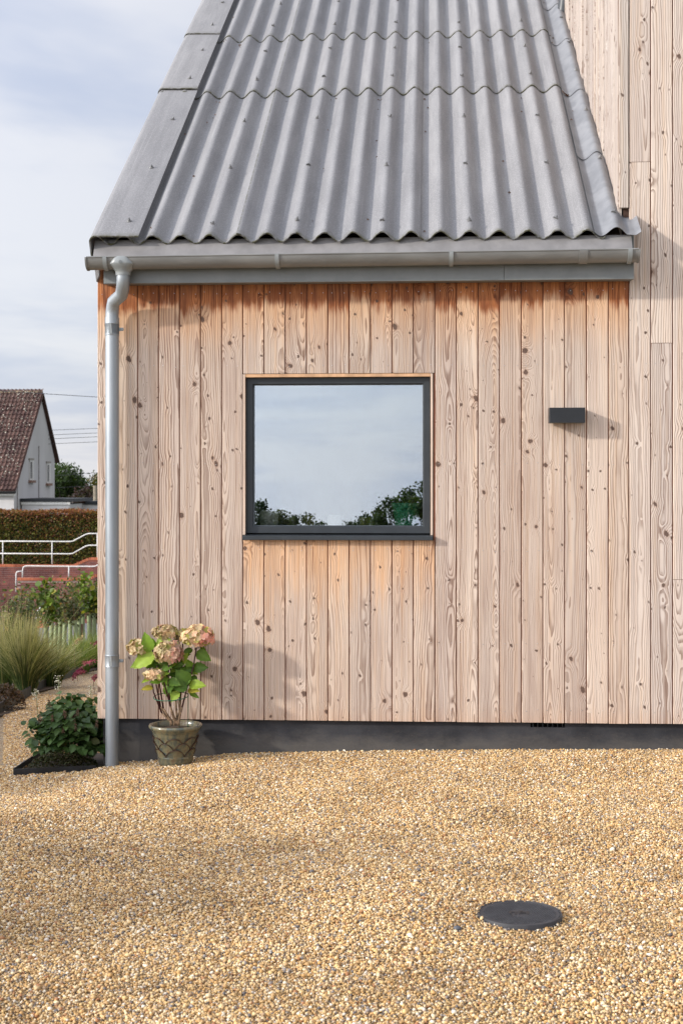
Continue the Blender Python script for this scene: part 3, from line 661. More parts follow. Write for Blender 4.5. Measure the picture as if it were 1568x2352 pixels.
# fixings on the crests
bolt = MB(); bolt.lathe([(.0005, 0), (.0135, 0), (.0135, .003), (.011, .006), (.0075, .0065), (.0065, .013), (.003, .014), (.0028, .020), (.0004, .0205)], 10); bolt_me = bolt.mesh('fixing', mat('dull zinc fixing', (.22, .22, .22), .5, metal=.3, var=.2, vscale=100), 40)
def fix(x, s, n): ob('fixing', bolt_me, roof, rp(x + random.uniform(-.004, .004), s + random.uniform(-.012, .012), n), rot=(AL, 0, random.uniform(0, 3)))
crest = lambda k: C0 + CP * k
ROWS_S = [.135, .883, 1.64, 2.38, 2.98, 3.54, 4.12, 4.65]
for ri, s in enumerate(ROWS_S):
    for k in range(-13, 1, 3): fix(crest(k), s, AMP + .0072 + (0, .0072, .0036)[0 if crest(k) < J1 else (1 if crest(k) < J2 else 2)] + (.008 if 2.15 < s < 2.5 or 3.3 < s < 3.7 else .004 if s > 2.15 else 0))
    fix(-1.535, s + .02, AMP + .0107 + (0 if s < 2.2 else .011 if s < 2.6 or 3.3 < s < 3.8 else .007))
    fix(C0 + CP, s + .05, AMP + .0205)
# debris in the channels
M_LITTER = mat('dry leaf litter', (.16, .085, .045), .9, var=.3, vscale=80)
lit = MB()
for k in range(70):
    s = random.choice([random.uniform(.05, 4.2), random.choice([2.1, 3.27]) + random.uniform(-.03, .0)]); ch = random.choice([-15.5, -14.5, -14.5, -11.5, -9.5, -7.5, -5.5, -2.5, -1.5, .35, .4, .45])
    x = crest(ch) + random.uniform(-.02, .02); n = wave(x) + .012 + (.012 if x > .79 else 0); q = random.uniform(.004, .011)
    if x < -1.42: x = -1.42 + random.uniform(-.02, .02); n = wave(x) + .01
    pts = [rp(x + q * math.cos(a) * random.uniform(.5, 1), s + q * math.sin(a) * random.uniform(.5, 1), n + random.uniform(0, .004)) for a in (0, 1.3, 2.5, 3.8, 5.1)]
    lit.face(pts)
    lit.face([rp(x, s, n + .008), pts[0], pts[2]])
ob('leaf_litter', lit.mesh('leaf_litter', M_LITTER), roof, kind='stuff')
# far slope, ridge and gable of the low part
rb = MB(); ry = RO.y + S_END * CA; rz = RO.z + S_END * SA
rb.face([(-1.69, ry, rz), (HXS, ry, rz), (HXS, ry + 4.2, rz - 2.85), (-1.69, ry + 4.2, rz - 2.85)])
rb.face([(-1.69, ry, rz - .02), (-1.69, ry + 4.2, rz - 2.87), (HXS, ry + 4.2, rz - 2.87), (HXS, ry, rz - .02)])
ob('rear_slope', rb.mesh('rear_slope', M_FIBRE), roof, kind='stuff')
ob('ridge_cap', MB().tube([(-1.71, ry, rz - .03), (HXS, ry, rz - .03)], .09, 14).mesh('ridge_cap', M_FIBRE, True), roof)
ob('gable_end', MB().prism([(.05, 2.5), (7.6, 2.5), (ry, rz - .1)], HX0 + .002, HX0 + .03, 'x').mesh('gable_end', W_SIDE), house)
ob('roof_deck', MB().prism([(-.0605, RO.z + .010), (ry, rz - .055), (ry, rz - .075), (-.0605, RO.z - .015)], -1.675, HXS - .005, 'x').mesh('roof_deck', M_FELT), roof)
# rainwater pipe of the tall roof that ends above the low roof
a0 = at(1289, 62, Y=3.02); a1 = at(1303, -60, Y=3.02)
ob('upper_rain_pipe', MB().tube([a0, a0 * .45 + a1 * .55, a1, a1 + Vector((.01, 0, .9))], [.042, .042, .042, .042], 14).mesh('upper_rain_pipe', mat('dark grey pipe', (.06, .065, .07), .4), 50), house)

# fascia, gutter, downpipe
FY = -.105
FJ = at(1157, 640, Y=FY).x; fx0, fx1, fzb = at(238, 640, Y=FY).x, at(1455, 640, Y=FY).x, at(900, 645.5, Y=FY).z
for (x0, x1) in ((fx0, FJ - .001), (FJ + .001, fx1)):
    ob('fascia_board', MB().prism([(FY + .002, fzb), (FY, fzb + .002), (FY, 2.590), (FY + .024, 2.590), (FY + .024, fzb)], x0, x1, 'x').mesh('fascia_board', M_FASCIA), house)
ob('soffit_board', MB().box((fx0 + .001, FY + .0242, fzb + .004), (fx1 - .001, -.0015, fzb + .016)).mesh('soffit_board', M_FASCIA), house)
ob('fascia_return', MB().box((fx0 + .001, FY + .0242, fzb + .0162), (fx0 + .02, -.0015, 2.575)).box((fx1 - .02, FY + .0242, fzb + .0162), (fx1 - .001, -.0015, 2.60)).mesh('fascia_return', M_FASCIA), house, kind='stuff')
sk0, sk1 = at(214, 580, Y=-.15).x, at(1452, 570, Y=-.15).x
ob('eave_skirt', MB().prism([(-.1085, 2.592), (-.160, 2.494), (-.158, 2.492), (-.1055, 2.590)], sk0, sk1, 'x').mesh('eave_skirt', mat('grey eaves membrane', (.235, .225, .22), .6, var=.10, vscale=7)), house)
vf = MB().prism([(-1.712, 2.47), (-1.690, 2.48), (-1.688, 2.425), (-1.703, 2.395)], -.03, .6, 'y'); ob('verge_flap', vf.mesh('verge_flap', M_FIBRE), house)
gut = empty('gutter', (-1.7, -.09, 2.45), house)
gc = (FY - .057, 2.492); gr = .0555
def gutprof(r, x_ang=0): return [(gc[0] + r * math.cos(math.pi + math.pi * k / 16), gc[1] + r * 1.02 * math.sin(math.pi + math.pi * k / 16)) for k in range(17)]
def fall(x): return (x + 1.73) / 2.76 * .014 - .002
def gpart(name, x0, x1, r0, r1, material, lip=True):
    mb = MB(); prof = gutprof(r1) + list(reversed(gutprof(r0)))
    i0 = len(mb.v); n = len(prof)
    for x in (x0, x1): mb.v += [(x, p[0], p[1] + fall(x)) for p in prof]
    for k in range(n):
        mb.f.append((k, n + k, n + (k + 1) % n, (k + 1) % n)); mb.m.append(0)
    mb.f.append(tuple(range(n))); mb.m.append(0); mb.f.append(tuple(reversed(range(n, 2 * n)))); mb.m.append(0)
    if lip: mb.tube([(x0, gc[0] - r1 + .002, gc[1] + fall(x0)), (x1, gc[0] - r1 + .002, gc[1] + fall(x1))], .0052, 10)
    return ob(name, mb.mesh(name, material, 40), gut, -Vector(gut.location))
gx0, gx1 = at(199, 600, Y=-.21).x, at(1466, 590, Y=-.21).x
ch_ = gpart('channel', gx0, gx1, gr - .003, gr, M_GUT); ch_['kind'] = 'stuff'
for px in (241, 636, 1036, 1447):
    x = at(px, 590, Y=-.21).x
    g = gpart('gutter_bracket', x - .010, x + .010, gr + .0005, gr + .0070, M_HOP, False)
x = at(1340, 585, Y=-.21).x; gpart('union_piece', x - .021, x + .021, gr + .0005, gr + .0045, M_GUT, False)
for x, sgn in ((gx0 - .004, 1), (gx1 + .004, -1)):
    pf = gutprof(gr + .004); ob('end_cap', MB().prism([(p[0], p[1] + fall(x)) for p in pf], x - .004, x + .004, 'x').mesh('end_cap', M_GUT), gut, -Vector(gut.location))
dp = empty('downpipe', (-1.6125, -.065, -.1), house)
def dpart(name, mb, material, s_=40): return ob(name, mb.mesh(name, material, s_), dp, -Vector(dp.location))
hx = at(282.5, 620, Y=-.165).x; HY = gc[0]
hop = MB()   # outlet: wide saddle narrowing to a round spigot
rows = [(.040, .0585, 2.494), (.046, .064, 2.486), (.066, .065, 2.462), (.0655, .064, 2.456), (.052, .052, 2.440), (.0395, .0395, 2.424), (.0375, .0375, 2.416), (.0375, .0375, 2.404)]
i0 = 0
for (rx, ry_, z) in rows:
    for j in range(24):
        a = 2 * math.pi * j / 24; c, s_ = math.cos(a), math.sin(a); e = .6 if z > 2.45 else (.8 if rx > .045 else 1.0)
        hop.v.append((hx + rx * math.copysign(abs(c) ** e, c), HY + ry_ * math.copysign(abs(s_) ** e, s_), z))
for k in range(len(rows) - 1):
    for j in range(24): hop.f.append((k * 24 + j, k * 24 + 24 + j, k * 24 + 24 + (j + 1) % 24, k * 24 + (j + 1) % 24)); hop.m.append(0)
hp = dpart('outlet', hop, M_HOP, 35)
ob('outlet_mark', MB().lathe([(.0085, 0), (.0085, .001), (.0065, .001), (.0065, 0)], 20).lathe([(.0045, 0), (.0045, .001), (.003, .001), (.003, 0)], 16).mesh('outlet_mark', M_FASCIA), dp, Vector((hx, HY - .0655, 2.464)) - Vector(dp.location), rot=(R_(90), 0, 0), kind='stuff')
bx = -1.6125
neck = [(hx, HY, 2.410), (hx, HY, 2.392), (hx - .001, HY + .005, 2.368), (hx - .006, HY + .018, 2.345), (hx - .018, HY + .045, 2.315), (bx + .012, -.086, 2.282), (bx + .003, -.069, 2.250), (bx, -.065, 2.225), (bx, -.065, 2.19)]
dpart('swan_neck', MB().tube(neck, .0335, 20), M_GALV, 60)
dpart('upper_sleeve', MB().lathe([(.0335, 2.205), (.0362, 2.205), (.0362, 2.12), (.0345, 2.118)], 28, (bx, -.065, 0)), M_GALV)
dpart('pipe', MB().tube([(bx, -.065, 2.15), (bx, -.065, 1.2), (bx, -.065, .45), (bx, -.065, -.2)], .0343, 28), M_GALV, 40)
for zz in (2.145, .455):
    c = MB().lathe([(.0346, -.031), (.0368, -.031), (.0375, -.029), (.0362, -.026), (.0362, .026), (.0375, .029), (.0368, .031), (.0346, .031)], 28, (bx, -.065, zz))
    dpart('pipe_clip', c, M_GALV)
    dpart('clip_tongue', MB().prism([(bx - .006, zz - .024), (bx + .009, zz - .026), (bx + .005, zz + .030), (bx - .009, zz + .028)], -.106, -.1005, 'y'), M_HOP, None)
    lug = MB().box((bx + .034, -.066, zz - .008), (bx + .058, -.060, zz + .008)).lathe([(.0005, .0), (.008, .0), (.008, .004), (.005, .006), (.0005, .0062)], 10)
    lug.v[8:] = [(bx + .052 + a, -.0662 - c_, zz + b_) for a, b_, c_ in lug.v[8:]]
    dpart('clip_lug', lug, M_HOP, None)['kind'] = 'stuff'

# wall light
lp = empty('wall_light', (.685, 0, 1.70), label='black box shaped wall light fixed to the boards right of window', cat='wall light')
L0, L1 = at(1262, 936, Y=-.092), at(1343.5, 970.5, Y=-.092)
hw, hh = (L1.x - L0.x) / 2, (L0.z - L1.z) / 2; lp.location = ((L0.x + L1.x) / 2, 0, (L0.z + L1.z) / 2)
lb = MB(); bv = .0015
lb.prism([(-hw, -.092 + bv), (-hw + bv, -.092), (hw - bv, -.092), (hw, -.092 + bv), (hw, -.012), (-hw, -.012)], -hh, hh); ob('housing', lb.mesh('housing', M_LAMP), lp)
ob('back_plate', MB().box((-hw + .008, -.0119, -hh + .006), (hw - .008, -.0015, hh - .006)).mesh('back_plate', M_LAMP), lp)
ob('lens', MB().box((-hw + .01, -.08, -hh - .001), (hw - .01, -.025, -hh + .002)).mesh('lens', mat('frosted lens', (.12, .11, .07), .3)), lp)

# inspection cover
M_IRON = mat('grey black moulded cover', (.05, .05, .054), .6, var=.2, vscale=30, col2=(.03, .03, .034))
mc = empty('inspection_cover', (MAN[0], MAN[1], 0), label='round dark inspection cover set in the gravel', cat='manhole cover')
cz = ground_z(MAN[0], MAN[1]) - .0125
ob('rim', MB().lathe([(.1335, -.03), (.1335, .012), (.1315, .0155), (.1275, .0155), (.1262, .012), (.1262, .004)], 64).mesh('rim', M_IRON, 40), mc, (0, 0, cz))
ob('lid', MB().lathe([(.0001, .0135), (.118, .0135), (.1245, .0145), (.1255, .0135), (.1255, .002)], 64).mesh('lid', M_IRON, 40), mc, (0, 0, cz))
st = MB()
for i in range(-14, 15):
    for j in range(-14, 15):
        x, y = i * .0082 + (.0041 if j % 2 else 0), j * .0082; r = math.hypot(x, y)
        if .036 < r < .113: st.lathe([(.0026, .0135), (.0019, .0155), (.0001, .0156)], 6, (x, y, 0))
ob('tread_studs', st.mesh('tread_studs', M_IRON), mc, (0, 0, cz), kind='stuff')
lg = MB()
for (x, y, w_, h_) in ((-.028, 0, .006, .03), (-.016, .006, .018, .006), (-.012, -.007, .006, .016), (0, 0, .006, .026), (.012, .008, .016, .005), (.012, -.006, .016, .005), (.026, 0, .006, .03), (.005, .016, .012, .005)): lg.box((x - w_ / 2, y - h_ / 2, .0132), (x + w_ / 2, y + h_ / 2, .0152))
ob('cast_lettering', lg.mesh('cast_lettering', mat('black casting', (.02, .02, .022), .5)), mc, (0, 0, cz), kind='stuff')
ob('loose_stone', MB().lathe([(.0005, -.006), (.009, -.005), (.0135, 0), (.0115, .006), (.006, .0095), (.0005, .010)], 9).mesh('loose_stone', mat('blue grey flint', (.10, .105, .12), .5), True), None, at(1050, 2134, Z=.006), scale=(1.0, .8, .9), label='single large dark grey pebble left of the inspection cover', cat='pebble')
for px, py, nm in ((2000, 2746, 'a'),):
    pass

# ------------------------------------------------------------------ pot with hydrangea
PX, PY = -1.268, -.17; PZ = ground_z(PX, PY) - .004
def make_glaze():
    m = bpy.data.materials.new('mottled green glaze'); m.use_nodes = True; nt = m.node_tree; b = nt.nodes['Principled BSDF']
    tc = N(nt, 'TexCoord'); s = N(nt, 'SeparateXYZ', {0: tc.outputs['Object']})
    n = NOI(nt, N(nt, 'Mapping', {'Vector': tc.outputs['Object'], 'Scale': (1, 1, .35)}).outputs[0], 38.0, 4.0, .6).outputs[0]
    c = RAMP(nt, n, [(.28, (.045, .06, .065)), (.45, (.095, .10, .07)), (.58, (.17, .15, .085)), (.75, (.12, .075, .045))])
    nt.links.new(c, b.inputs['Base Color']); b.inputs['Roughness'].default_value = .25; b.inputs['Coat Weight'].default_value = .4; b.inputs['Coat Roughness'].default_value = .12
    return m
M_GLAZE = make_glaze(); M_BROWNLINE = mat('brown glaze edge', (.055, .026, .014), .3)
pot = empty('plant_pot', (PX, PY, PZ), label='green brown glazed pot with scale pattern standing by the downpipe', cat='plant pot')
prof = [(.079, .0), (.084, .004), (.087, .02), (.0885, .034), (.0905, .037), (.0905, .041), (.0895, .044), (.094, .07), (.102, .11), (.1085, .143), (.1115, .147), (.1115, .152), (.1135, .155), (.1135, .160), (.117, .163), (.119, .170), (.128, .178), (.1335, .186), (.1345, .193), (.131, .199), (.125, .200), (.119, .196), (.116, .18), (.113, .155)]
ob('vessel', MB().lathe(prof, 48).mesh('vessel', M_GLAZE, 60), pot)
def pr(z): return lerp(z, [(p[1], p[0]) for p in prof[:17]])
def scale_mesh(z0, wang, hz):
    mb = MB(); nu, nv = 10, 6; 
    for j in range(nv + 1):
        for i in range(nu + 1):
            u = -1 + 2 * i / nu; top = z0 + hz * (1 - abs(u) ** 2.2); bot = z0 - hz * .25 * (1 - abs(u)); z = bot + (top - bot) * j / nv
            r = pr(z) + .0005 + .0065 * (j / nv) ** 1.5 * (1 - abs(u) ** 3); a = u * wang
            mb.v.append((r * math.sin(a), -r * math.cos(a), z))
    K = nu + 1
    for j in range(nv):
        for i in range(nu): mb.f.append((j * K + i, j * K + i + 1, j * K + K + i + 1, j * K + K + i)); mb.m.append(0)
    edge = [Vector(mb.v[nv * K + i]) for i in range(K)]
    lip = [Vector((p.x * .94, p.y * .94, p.z + .001)) for p in edge]
    b0 = len(mb.v); mb.v += [tuple(p) for p in lip]
    for i in range(nu): mb.f.append((nv * K + i, nv * K + i + 1, b0 + i + 1, b0 + i)); mb.m.append(1)
    mb.tube([p * 1.0 + Vector((p.x, p.y, 0)) * .004 for p in edge], .0022, 5, m=1)
    return mb.mesh('scale', [M_GLAZE, M_BROWNLINE], 50)
for (z0, hz, n, off) in ((.108, .034, 7, .1), (.078, .038, 7, .6), (.048, .036, 6, .15)):
    me = scale_mesh(z0, math.pi / n * 1.05, hz)
    for k in range(n): ob('scale', me, pot, rot=(0, 0, 2 * math.pi * (k + off) / n))
ob('soil', MB().lathe([(.0001, .178), (.06, .176), (.116, .172)], 24).mesh('soil', M_SOIL), pot)

M_LEAFA = mat_attr('leaf', .5, .3); M_PETAL = mat_attr('dry petal', .7, .3, tint=(1.15, 1.0, .9))
M_STEMR = mat('dark red stem', (.055, .018, .018), .5); M_STEMB = mat('woody stem', (.22, .14, .08), .8, var=.3, vscale=90)
hy = empty('hydrangea', (PX, PY, PZ + .175), label='potted hydrangea with fading pink and cream flower heads', cat='hydrangea')
HO = Vector(hy.location)
def zp(zx, zy, Y): return at(282.2 + .16 * zx, 1411.2 + .16 * zy, Y=Y)
HEADS = [(605, 262, -.13, .060, .036, 95), (1075, 330, -.16, .080, .055, 190), (860, 315, -.11, .038, .030, 50), (665, 560, -.215, .070, .060, 170), (205, 490, -.18, .047, .042, 85), (455, 870, -.225, .050, .024, 42)]
petal_v = [(0, 0, 0), (.42, .35, .10), (.40, .8, .2), (0, 1.0, .16), (-.40, .8, .2), (-.42, .35, .10)]
petal_f = [(0, 1, 2, 3), (0, 3, 4, 5)]
for hi, (zx, zy, Y, rx, rz_, n) in enumerate(HEADS):
    c = zp(zx, zy, Y); pos, rot, col, scl = [], [], [], []
    for k in range(n):
        a = 2.399963 * k; t = 1 - 2 * (k + .5) / n; t = t * .8 + .2; rr = math.sqrt(max(0, 1 - t * t)); d = Vector((rr * math.cos(a), rr * math.sin(a), t))
        j = random.uniform(.78, 1.06); p = c + Vector((d.x * rx, d.y * rx * .85, d.z * rz_)) * j
        nrm = (d + Vector((random.gauss(0, .35), random.gauss(0, .35), random.gauss(0, .35)))).normalized()
        x = nrm.orthogonal().normalized(); y = nrm.cross(x); ang0 = random.uniform(0, 6.28)
        pink = min(1, max(0, .45 + (.45 if (d.x > .2 and hi in (1, 3)) else -.25) * 1.0 + random.gauss(0, .25)))
        cc = Vector((.70, .60, .30)).lerp(Vector((.80, .36, .36)), pink).lerp(Vector((.88, .72, .52)), random.uniform(0, .6)) * random.uniform(.6, 1.15)
        if random.random() < .12: cc = Vector((.36, .36, .10))
        for q in range(4):
            an = ang0 + q * math.pi / 2; yy = x * math.cos(an) + y * math.sin(an); xx_ = yy.cross(nrm)
            pos.append(p); rot.append(np.array([xx_, yy, nrm]).T); col.append(tuple(cc * random.uniform(.88, 1.1))); scl.append(random.uniform(.014, .020))
    ob('flower_head', scatter('flower_head', petal_v, petal_f, np.array([tuple(p - HO) for p in pos]), np.array(rot), np.array(scl), col, M_PETAL), hy, kind='stuff')
base0 = Vector((PX, PY, PZ + .172))
STEMS = [([(690, 1540), (560, 1420), (440, 1120), (395, 860), (385, 660)], [-.17, -.18, -.19, -.19, -.18], 4), ([(690, 1540), (540, 1330), (480, 1030), (440, 640), (420, 450)], [-.17, -.17, -.16, -.15, -.14], None),
         ([(700, 1540), (580, 1350), (525, 1000), (490, 740)], [-.17, -.19, -.2, -.21], 5), ([(760, 1540), (690, 1350), (600, 1010), (560, 900)], [-.17, -.19, -.21, -.22], None), ([(740, 1540), (680, 1320), (650, 1000), (660, 650)], [-.17, -.2, -.21, -.215], 3),
         ([(780, 1540), (760, 1250), (700, 900), (620, 420)], [-.17, -.15, -.14, -.13], 0), ([(800, 1540), (830, 1180), (850, 850), (860, 420)], [-.17, -.14, -.12, -.11], 2), ([(800, 1545), (850, 1330), (930, 1030), (1010, 760), (1055, 480)], [-.17, -.18, -.19, -.18, -.165], 1)]
stem_pts = []
for pts, Ys, _ in STEMS:
    P = [zp(x, y, Y) for (x, y), Y in zip(pts, Ys)]; stem_pts.append(P)
    low = [P[0] - Vector((0, 0, .02)), P[0], (P[0] + P[1]) / 2, P[1]]
    ob('woody_stem', MB().tube([p - HO for p in low], [.0062, .006, .0052, .0046], 7).mesh('woody_stem', M_STEMB, True), hy)
    ob('stem', MB().tube([p - HO for p in P[1:]], [.0046] + [.0036] * (len(P) - 2), 7).mesh('stem', M_STEMR, True), hy)
LG = [((.085, .15, .020), 4), ((.12, .21, .03), 3), ((.055, .10, .016), 3), ((.16, .23, .045), 2), ((.26, .25, .04), .6)]
def big_leaf(c0, serr=0.03):
    V, F = [], []; n = 9
    for j in range(n + 1):
        t = j / n; wd = .36 * math.sin(math.pi * min(1, t ** .8)) ** .85 * (1 - .15 * t) if 0 < t < 1 else .0
        wd += serr * (1 if j % 2 else -.3) * (wd > .05); cur = -.28 * t * t
        V += [(-wd, t, cur + wd * .32), (-wd * .5, t - .02, cur + wd * .10 + .012), (0, t - .03, cur), (wd * .5, t - .02, cur + wd * .10 + .012), (wd, t, cur + wd * .32)]
    for j in range(n):
        for i in range(4): a = j * 5 + i; F.append((a, a + 1, a + 6, a + 5))
    me = bpy.data.meshes.new('leaf'); me.from_pydata(V, [], F); me.materials.append(M_LEAFA)
    at_ = me.color_attributes.new('Col', 'FLOAT_COLOR', 'POINT')
    cols = []
    for j in range(n + 1):
        for i in range(5):
            k = 1.22 if i == 2 else (.92 + .1 * (j % 2)); cols += [c0[0] * k, c0[1] * k, c0[2] * k, 1]
    at_.data.foreach_set('color', cols); me.polygons.foreach_set('use_smooth', [True] * len(F)); me.update(); return me
HL = [big_leaf(c) for c in ((.17, .29, .035), (.09, .17, .025), (.27, .38, .05), (.13, .23, .03), (.48, .40, .07))]
def face_rot(tip, face):
    y = Vector(tip).normalized(); n = Vector(face); n = (n - y * n.dot(y)).normalized(); x = y.cross(n)
    return Matrix((x, y, n)).transposed().to_euler()
LEAVES = [(395, 535, 310, 285, -.21, 0, .9), (455, 560, 140, 740, -.21, 2, 1), (440, 600, 330, 760, -.20, 0, .8), (420, 640, 100, 720, -.19, 2, .7), (480, 420, 650, 340, -.17, 2, .9), (470, 470, 420, 370, -.16, 3, .8),
          (1000, 505, 850, 560, -.17, 1, .8), (1060, 540, 1240, 650, -.17, 3, 1), (1010, 770, 1190, 760, -.18, 1, 1), (1000, 770, 900, 660, -.19, 3, .9), (1010, 780, 870, 820, -.19, 1, .7), (940, 1010, 780, 810, -.21, 1, 1.2), (930, 1040, 720, 1040, -.22, 1, 1.1), (950, 1020, 1160, 1000, -.2, 2, .9),
          (930, 1100, 1075, 1080, -.2, 4, .8), (960, 1120, 1075, 1190, -.19, 3, .6), (700, 700, 560, 800, -.22, 1, 1), (680, 680, 850, 720, -.2, 1, 1), (560, 940, 400, 960, -.23, 0, 1), (430, 1060, 275, 1060, -.22, 4, .8), (400, 930, 275, 960, -.23, 2, .7), (650, 830, 580, 860, -.23, 2, .9),
          (660, 880, 560, 960, -.22, 3, .9), (660, 950, 800, 1000, -.23, 1, 1), (720, 1020, 640, 1110, -.23, 1, .9), (800, 1110, 690, 1240, -.23, 2, 1.0), (850, 650, 910, 600, -.17, 1, .9), (900, 560, 820, 680, -.16, 1, 1), (1000, 880, 1060, 960, -.17, 1, .8), (740, 350, 760, 460, -.12, 1, .9), (860, 800, 760, 760, -.15, 1, 1), (700, 780, 820, 880, -.16, 1, 1), (560, 720, 640, 780, -.15, 1, .9), (1120, 470, 1180, 520, -.15, 3, .6)]
for _ in range(30):
    x0, y0 = random.uniform(480, 960), random.uniform(640, 1080); a_ = random.uniform(.1, 3.0) if random.random() < .75 else random.uniform(3.2, 6.2); l_ = random.uniform(110, 190)
    LEAVES.append((x0, y0, x0 + l_ * math.cos(a_), y0 + l_ * math.sin(a_), random.uniform(-.21, -.13), random.choice([0, 1, 1, 3, 3, 2]), random.uniform(.8, 1.1)))
for (x0, y0, x1, y1, Y, k, wd) in LEAVES:
    a, b = zp(x0, y0, Y + .02), zp(x1, y1, Y - .015); L = (b - a).length * 1.02
    ob('leaf', HL[k], hy, a - HO, rot=face_rot(b - a, (random.uniform(-.6, .3), -1, random.uniform(.2, 1.0))), scale=(max(L, .05) * wd * 1.0, L, L))
ring_c = zp(690, 1180, -.175); ring = [(ring_c.x + .088 * math.cos(a * math.pi / 12), ring_c.y + .07 * math.sin(a * math.pi / 12), ring_c.z + .012 * math.sin(a * math.pi / 12) + .004 * math.cos(a * math.pi / 12)) for a in range(25)]
M_WIRE = mat('green coated wire', (.02, .12, .06), .4)
sup = empty('plant_support', (PX, PY, PZ + .17), label='green wire hoop support around the hydrangea stems', cat='plant support')
ob('hoop', MB().tube([Vector(p) - Vector(sup.location) for p in ring], .0022, 6).mesh('hoop', M_WIRE, True), sup)
for sx in (.01, .055): ob('stake', MB().tube([(sx, .05, -.03), (sx, .052, ring_c.z - PZ - .17 + .01)], .0022, 6).mesh('stake', M_WIRE, True), sup)

# ------------------------------------------------------------------ corner bed: steel edging, mint bush, low shrub
ed = empty('bed_edging', (-2.075, -.215, -.1), label='thin black steel edging of the bed at the house corner', cat='edging'); EO = Vector(ed.location)
def strip(name, pts, h, parent, o0, th=.004):
    mb = MB()
    for (a, b) in zip(pts, pts[1:]):
        a, b = Vector(a), Vector(b); t = (b - a).normalized(); nn = Vector((-t.y, t.x, 0)) * th
        q = [a - nn * .5, b - nn * .5, b + nn * .5, a + nn * .5]
        i = len(mb.v); mb.v += [tuple(p + Vector((0, 0, z)) - o0) for z in (-.06, h) for p in q]
        for f in ((0, 3, 2, 1), (4, 5, 6, 7), (0, 1, 5, 4), (1, 2, 6, 5), (2, 3, 7, 6), (3, 0, 4, 7)): mb.f.append(tuple(i + k for k in f)); mb.m.append(0)
    return ob(name, mb.mesh(name, M_STEELEDGE), parent)
gz = lambda x, y: Vector((x, y, ground_z(x, y)))
strip('front_strip', [(-2.078, -.222, -.102), (-1.69, -.085, -.105)], .030, ed, EO)
strip('side_strip', [(-2.079, -.214, -.1), (-2.09, .15, -.11), (-2.09, .62, -.14)], .030, ed, EO)
pe = [Vector((p.x, p.y, ground_z(p.x, p.y))) for p in EDGE2]
ed2 = empty('path_edging', pe[2], label='dark steel edging curving along the gravel path', cat='edging')
for a, b in zip(pe, pe[1:]): strip('edging_strip', [a, b], .07, ed2, Vector(ed2.location), .008)

def leaf_pieces(root, n_obj, n_mass, posf, size, palette, meshes_n=4, upb=.5, tmpl=None, name='leaf'):
    """the largest leaves as pieces, the others as one mass"""
    lm = [big_leaf(tuple(c[0])) for c in palette[:meshes_n]]
    for k in range(n_obj):
        p, d = posf(True); L = size * random.uniform(.7, 1.25)
        tip = Vector((d.x + random.gauss(0, .4), d.y + random.gauss(0, .4), random.uniform(-.55, .35)))
        ob(name, random.choice(lm), root, p, rot=face_rot(tip, Vector((d.x * .4 + random.gauss(0, .3), d.y * .4 - .25, 1))), scale=(L * 1.15, L, L))
    P = [posf(False) for _ in range(n_mass)]
    ob('foliage', scatter('foliage', LEAF_V, LEAF_F, np.array([tuple(p) for p, _ in P]), rots(n_mass, upbias=upb), size * rng.uniform(.6, 1.15, n_mass), pick(n_mass, palette), M_LEAFA), root, kind='stuff')
mint_pal = [((.045, .085, .022), 3), ((.06, .11, .03), 3), ((.035, .07, .02), 2), ((.075, .13, .04), 1.5), ((.09, .10, .03), .6)]
mint = empty('mint_bush', (-1.86, .16, -.11), label='dark green bushy mint with serrated leaves beside the downpipe', cat='bush')
def mint_pos(outer):
    while True:
        v = Vector((random.gauss(0, 1), random.gauss(0, 1), random.gauss(0, 1))).normalized()
        if outer and v.y > .35: continue
        if v.z < -.6: continue
        r = random.uniform(.86, 1.05) if outer else random.uniform(.3, .95)
        k = 1 + .16 * math.sin(5 * v.x + 3 * v.z) + .12 * math.sin(9 * v.z - 4 * v.y)
        p = Vector((v.x * .215 * k * r + .012, v.y * .20 * k * r, .165 + v.z * .165 * k * r))
        if p.z < .015 or p.x > .29: continue
        return p, v
leaf_pieces(mint, 250, 1700, mint_pos, .050, mint_pal)
for k in range(26):
    p, d = mint_pos(True); ob('stem', MB().tube([(random.gauss(0, .05), random.gauss(0, .04), 0), (p.x * .6, p.y * .6, p.z * .6), tuple(p)], .0022, 5).mesh('stem', M_STEMB), mint)
sp_v = [(0, 0, 0), (.5, .2, .5), (0, .2, 1), (-.5, .2, .5)]
def spike(parent, p, h, r, col, n=60):
    pos, rt = [], []
    for k in range(n):
        t = random.random(); a = random.uniform(0, 6.28); rr = r * (1 - .6 * t) * random.uniform(.5, 1); pos.append((p[0] + rr * math.cos(a), p[1] + rr * math.sin(a), p[2] + t * h))
    return ob('flower_spike', scatter('flower_spike', QUAD_V, QUAD_F, np.array(pos), rots(n), np.full(n, r * .9), pick(n, [(col, 1)], .25), M_PETAL), parent, kind='stuff')
for (zx, zy) in ((495, 1490), (790, 1580), (530, 1640), (655, 1600), (980, 1700), (765, 1730), (640, 1760), (750, 1640), (405, 1650)):
    q = at(zx * .2266, 1285.8 + zy * .2266, Y=-.06) - Vector(mint.location); spike(mint, q, .035, .009, (.12, .075, .055))
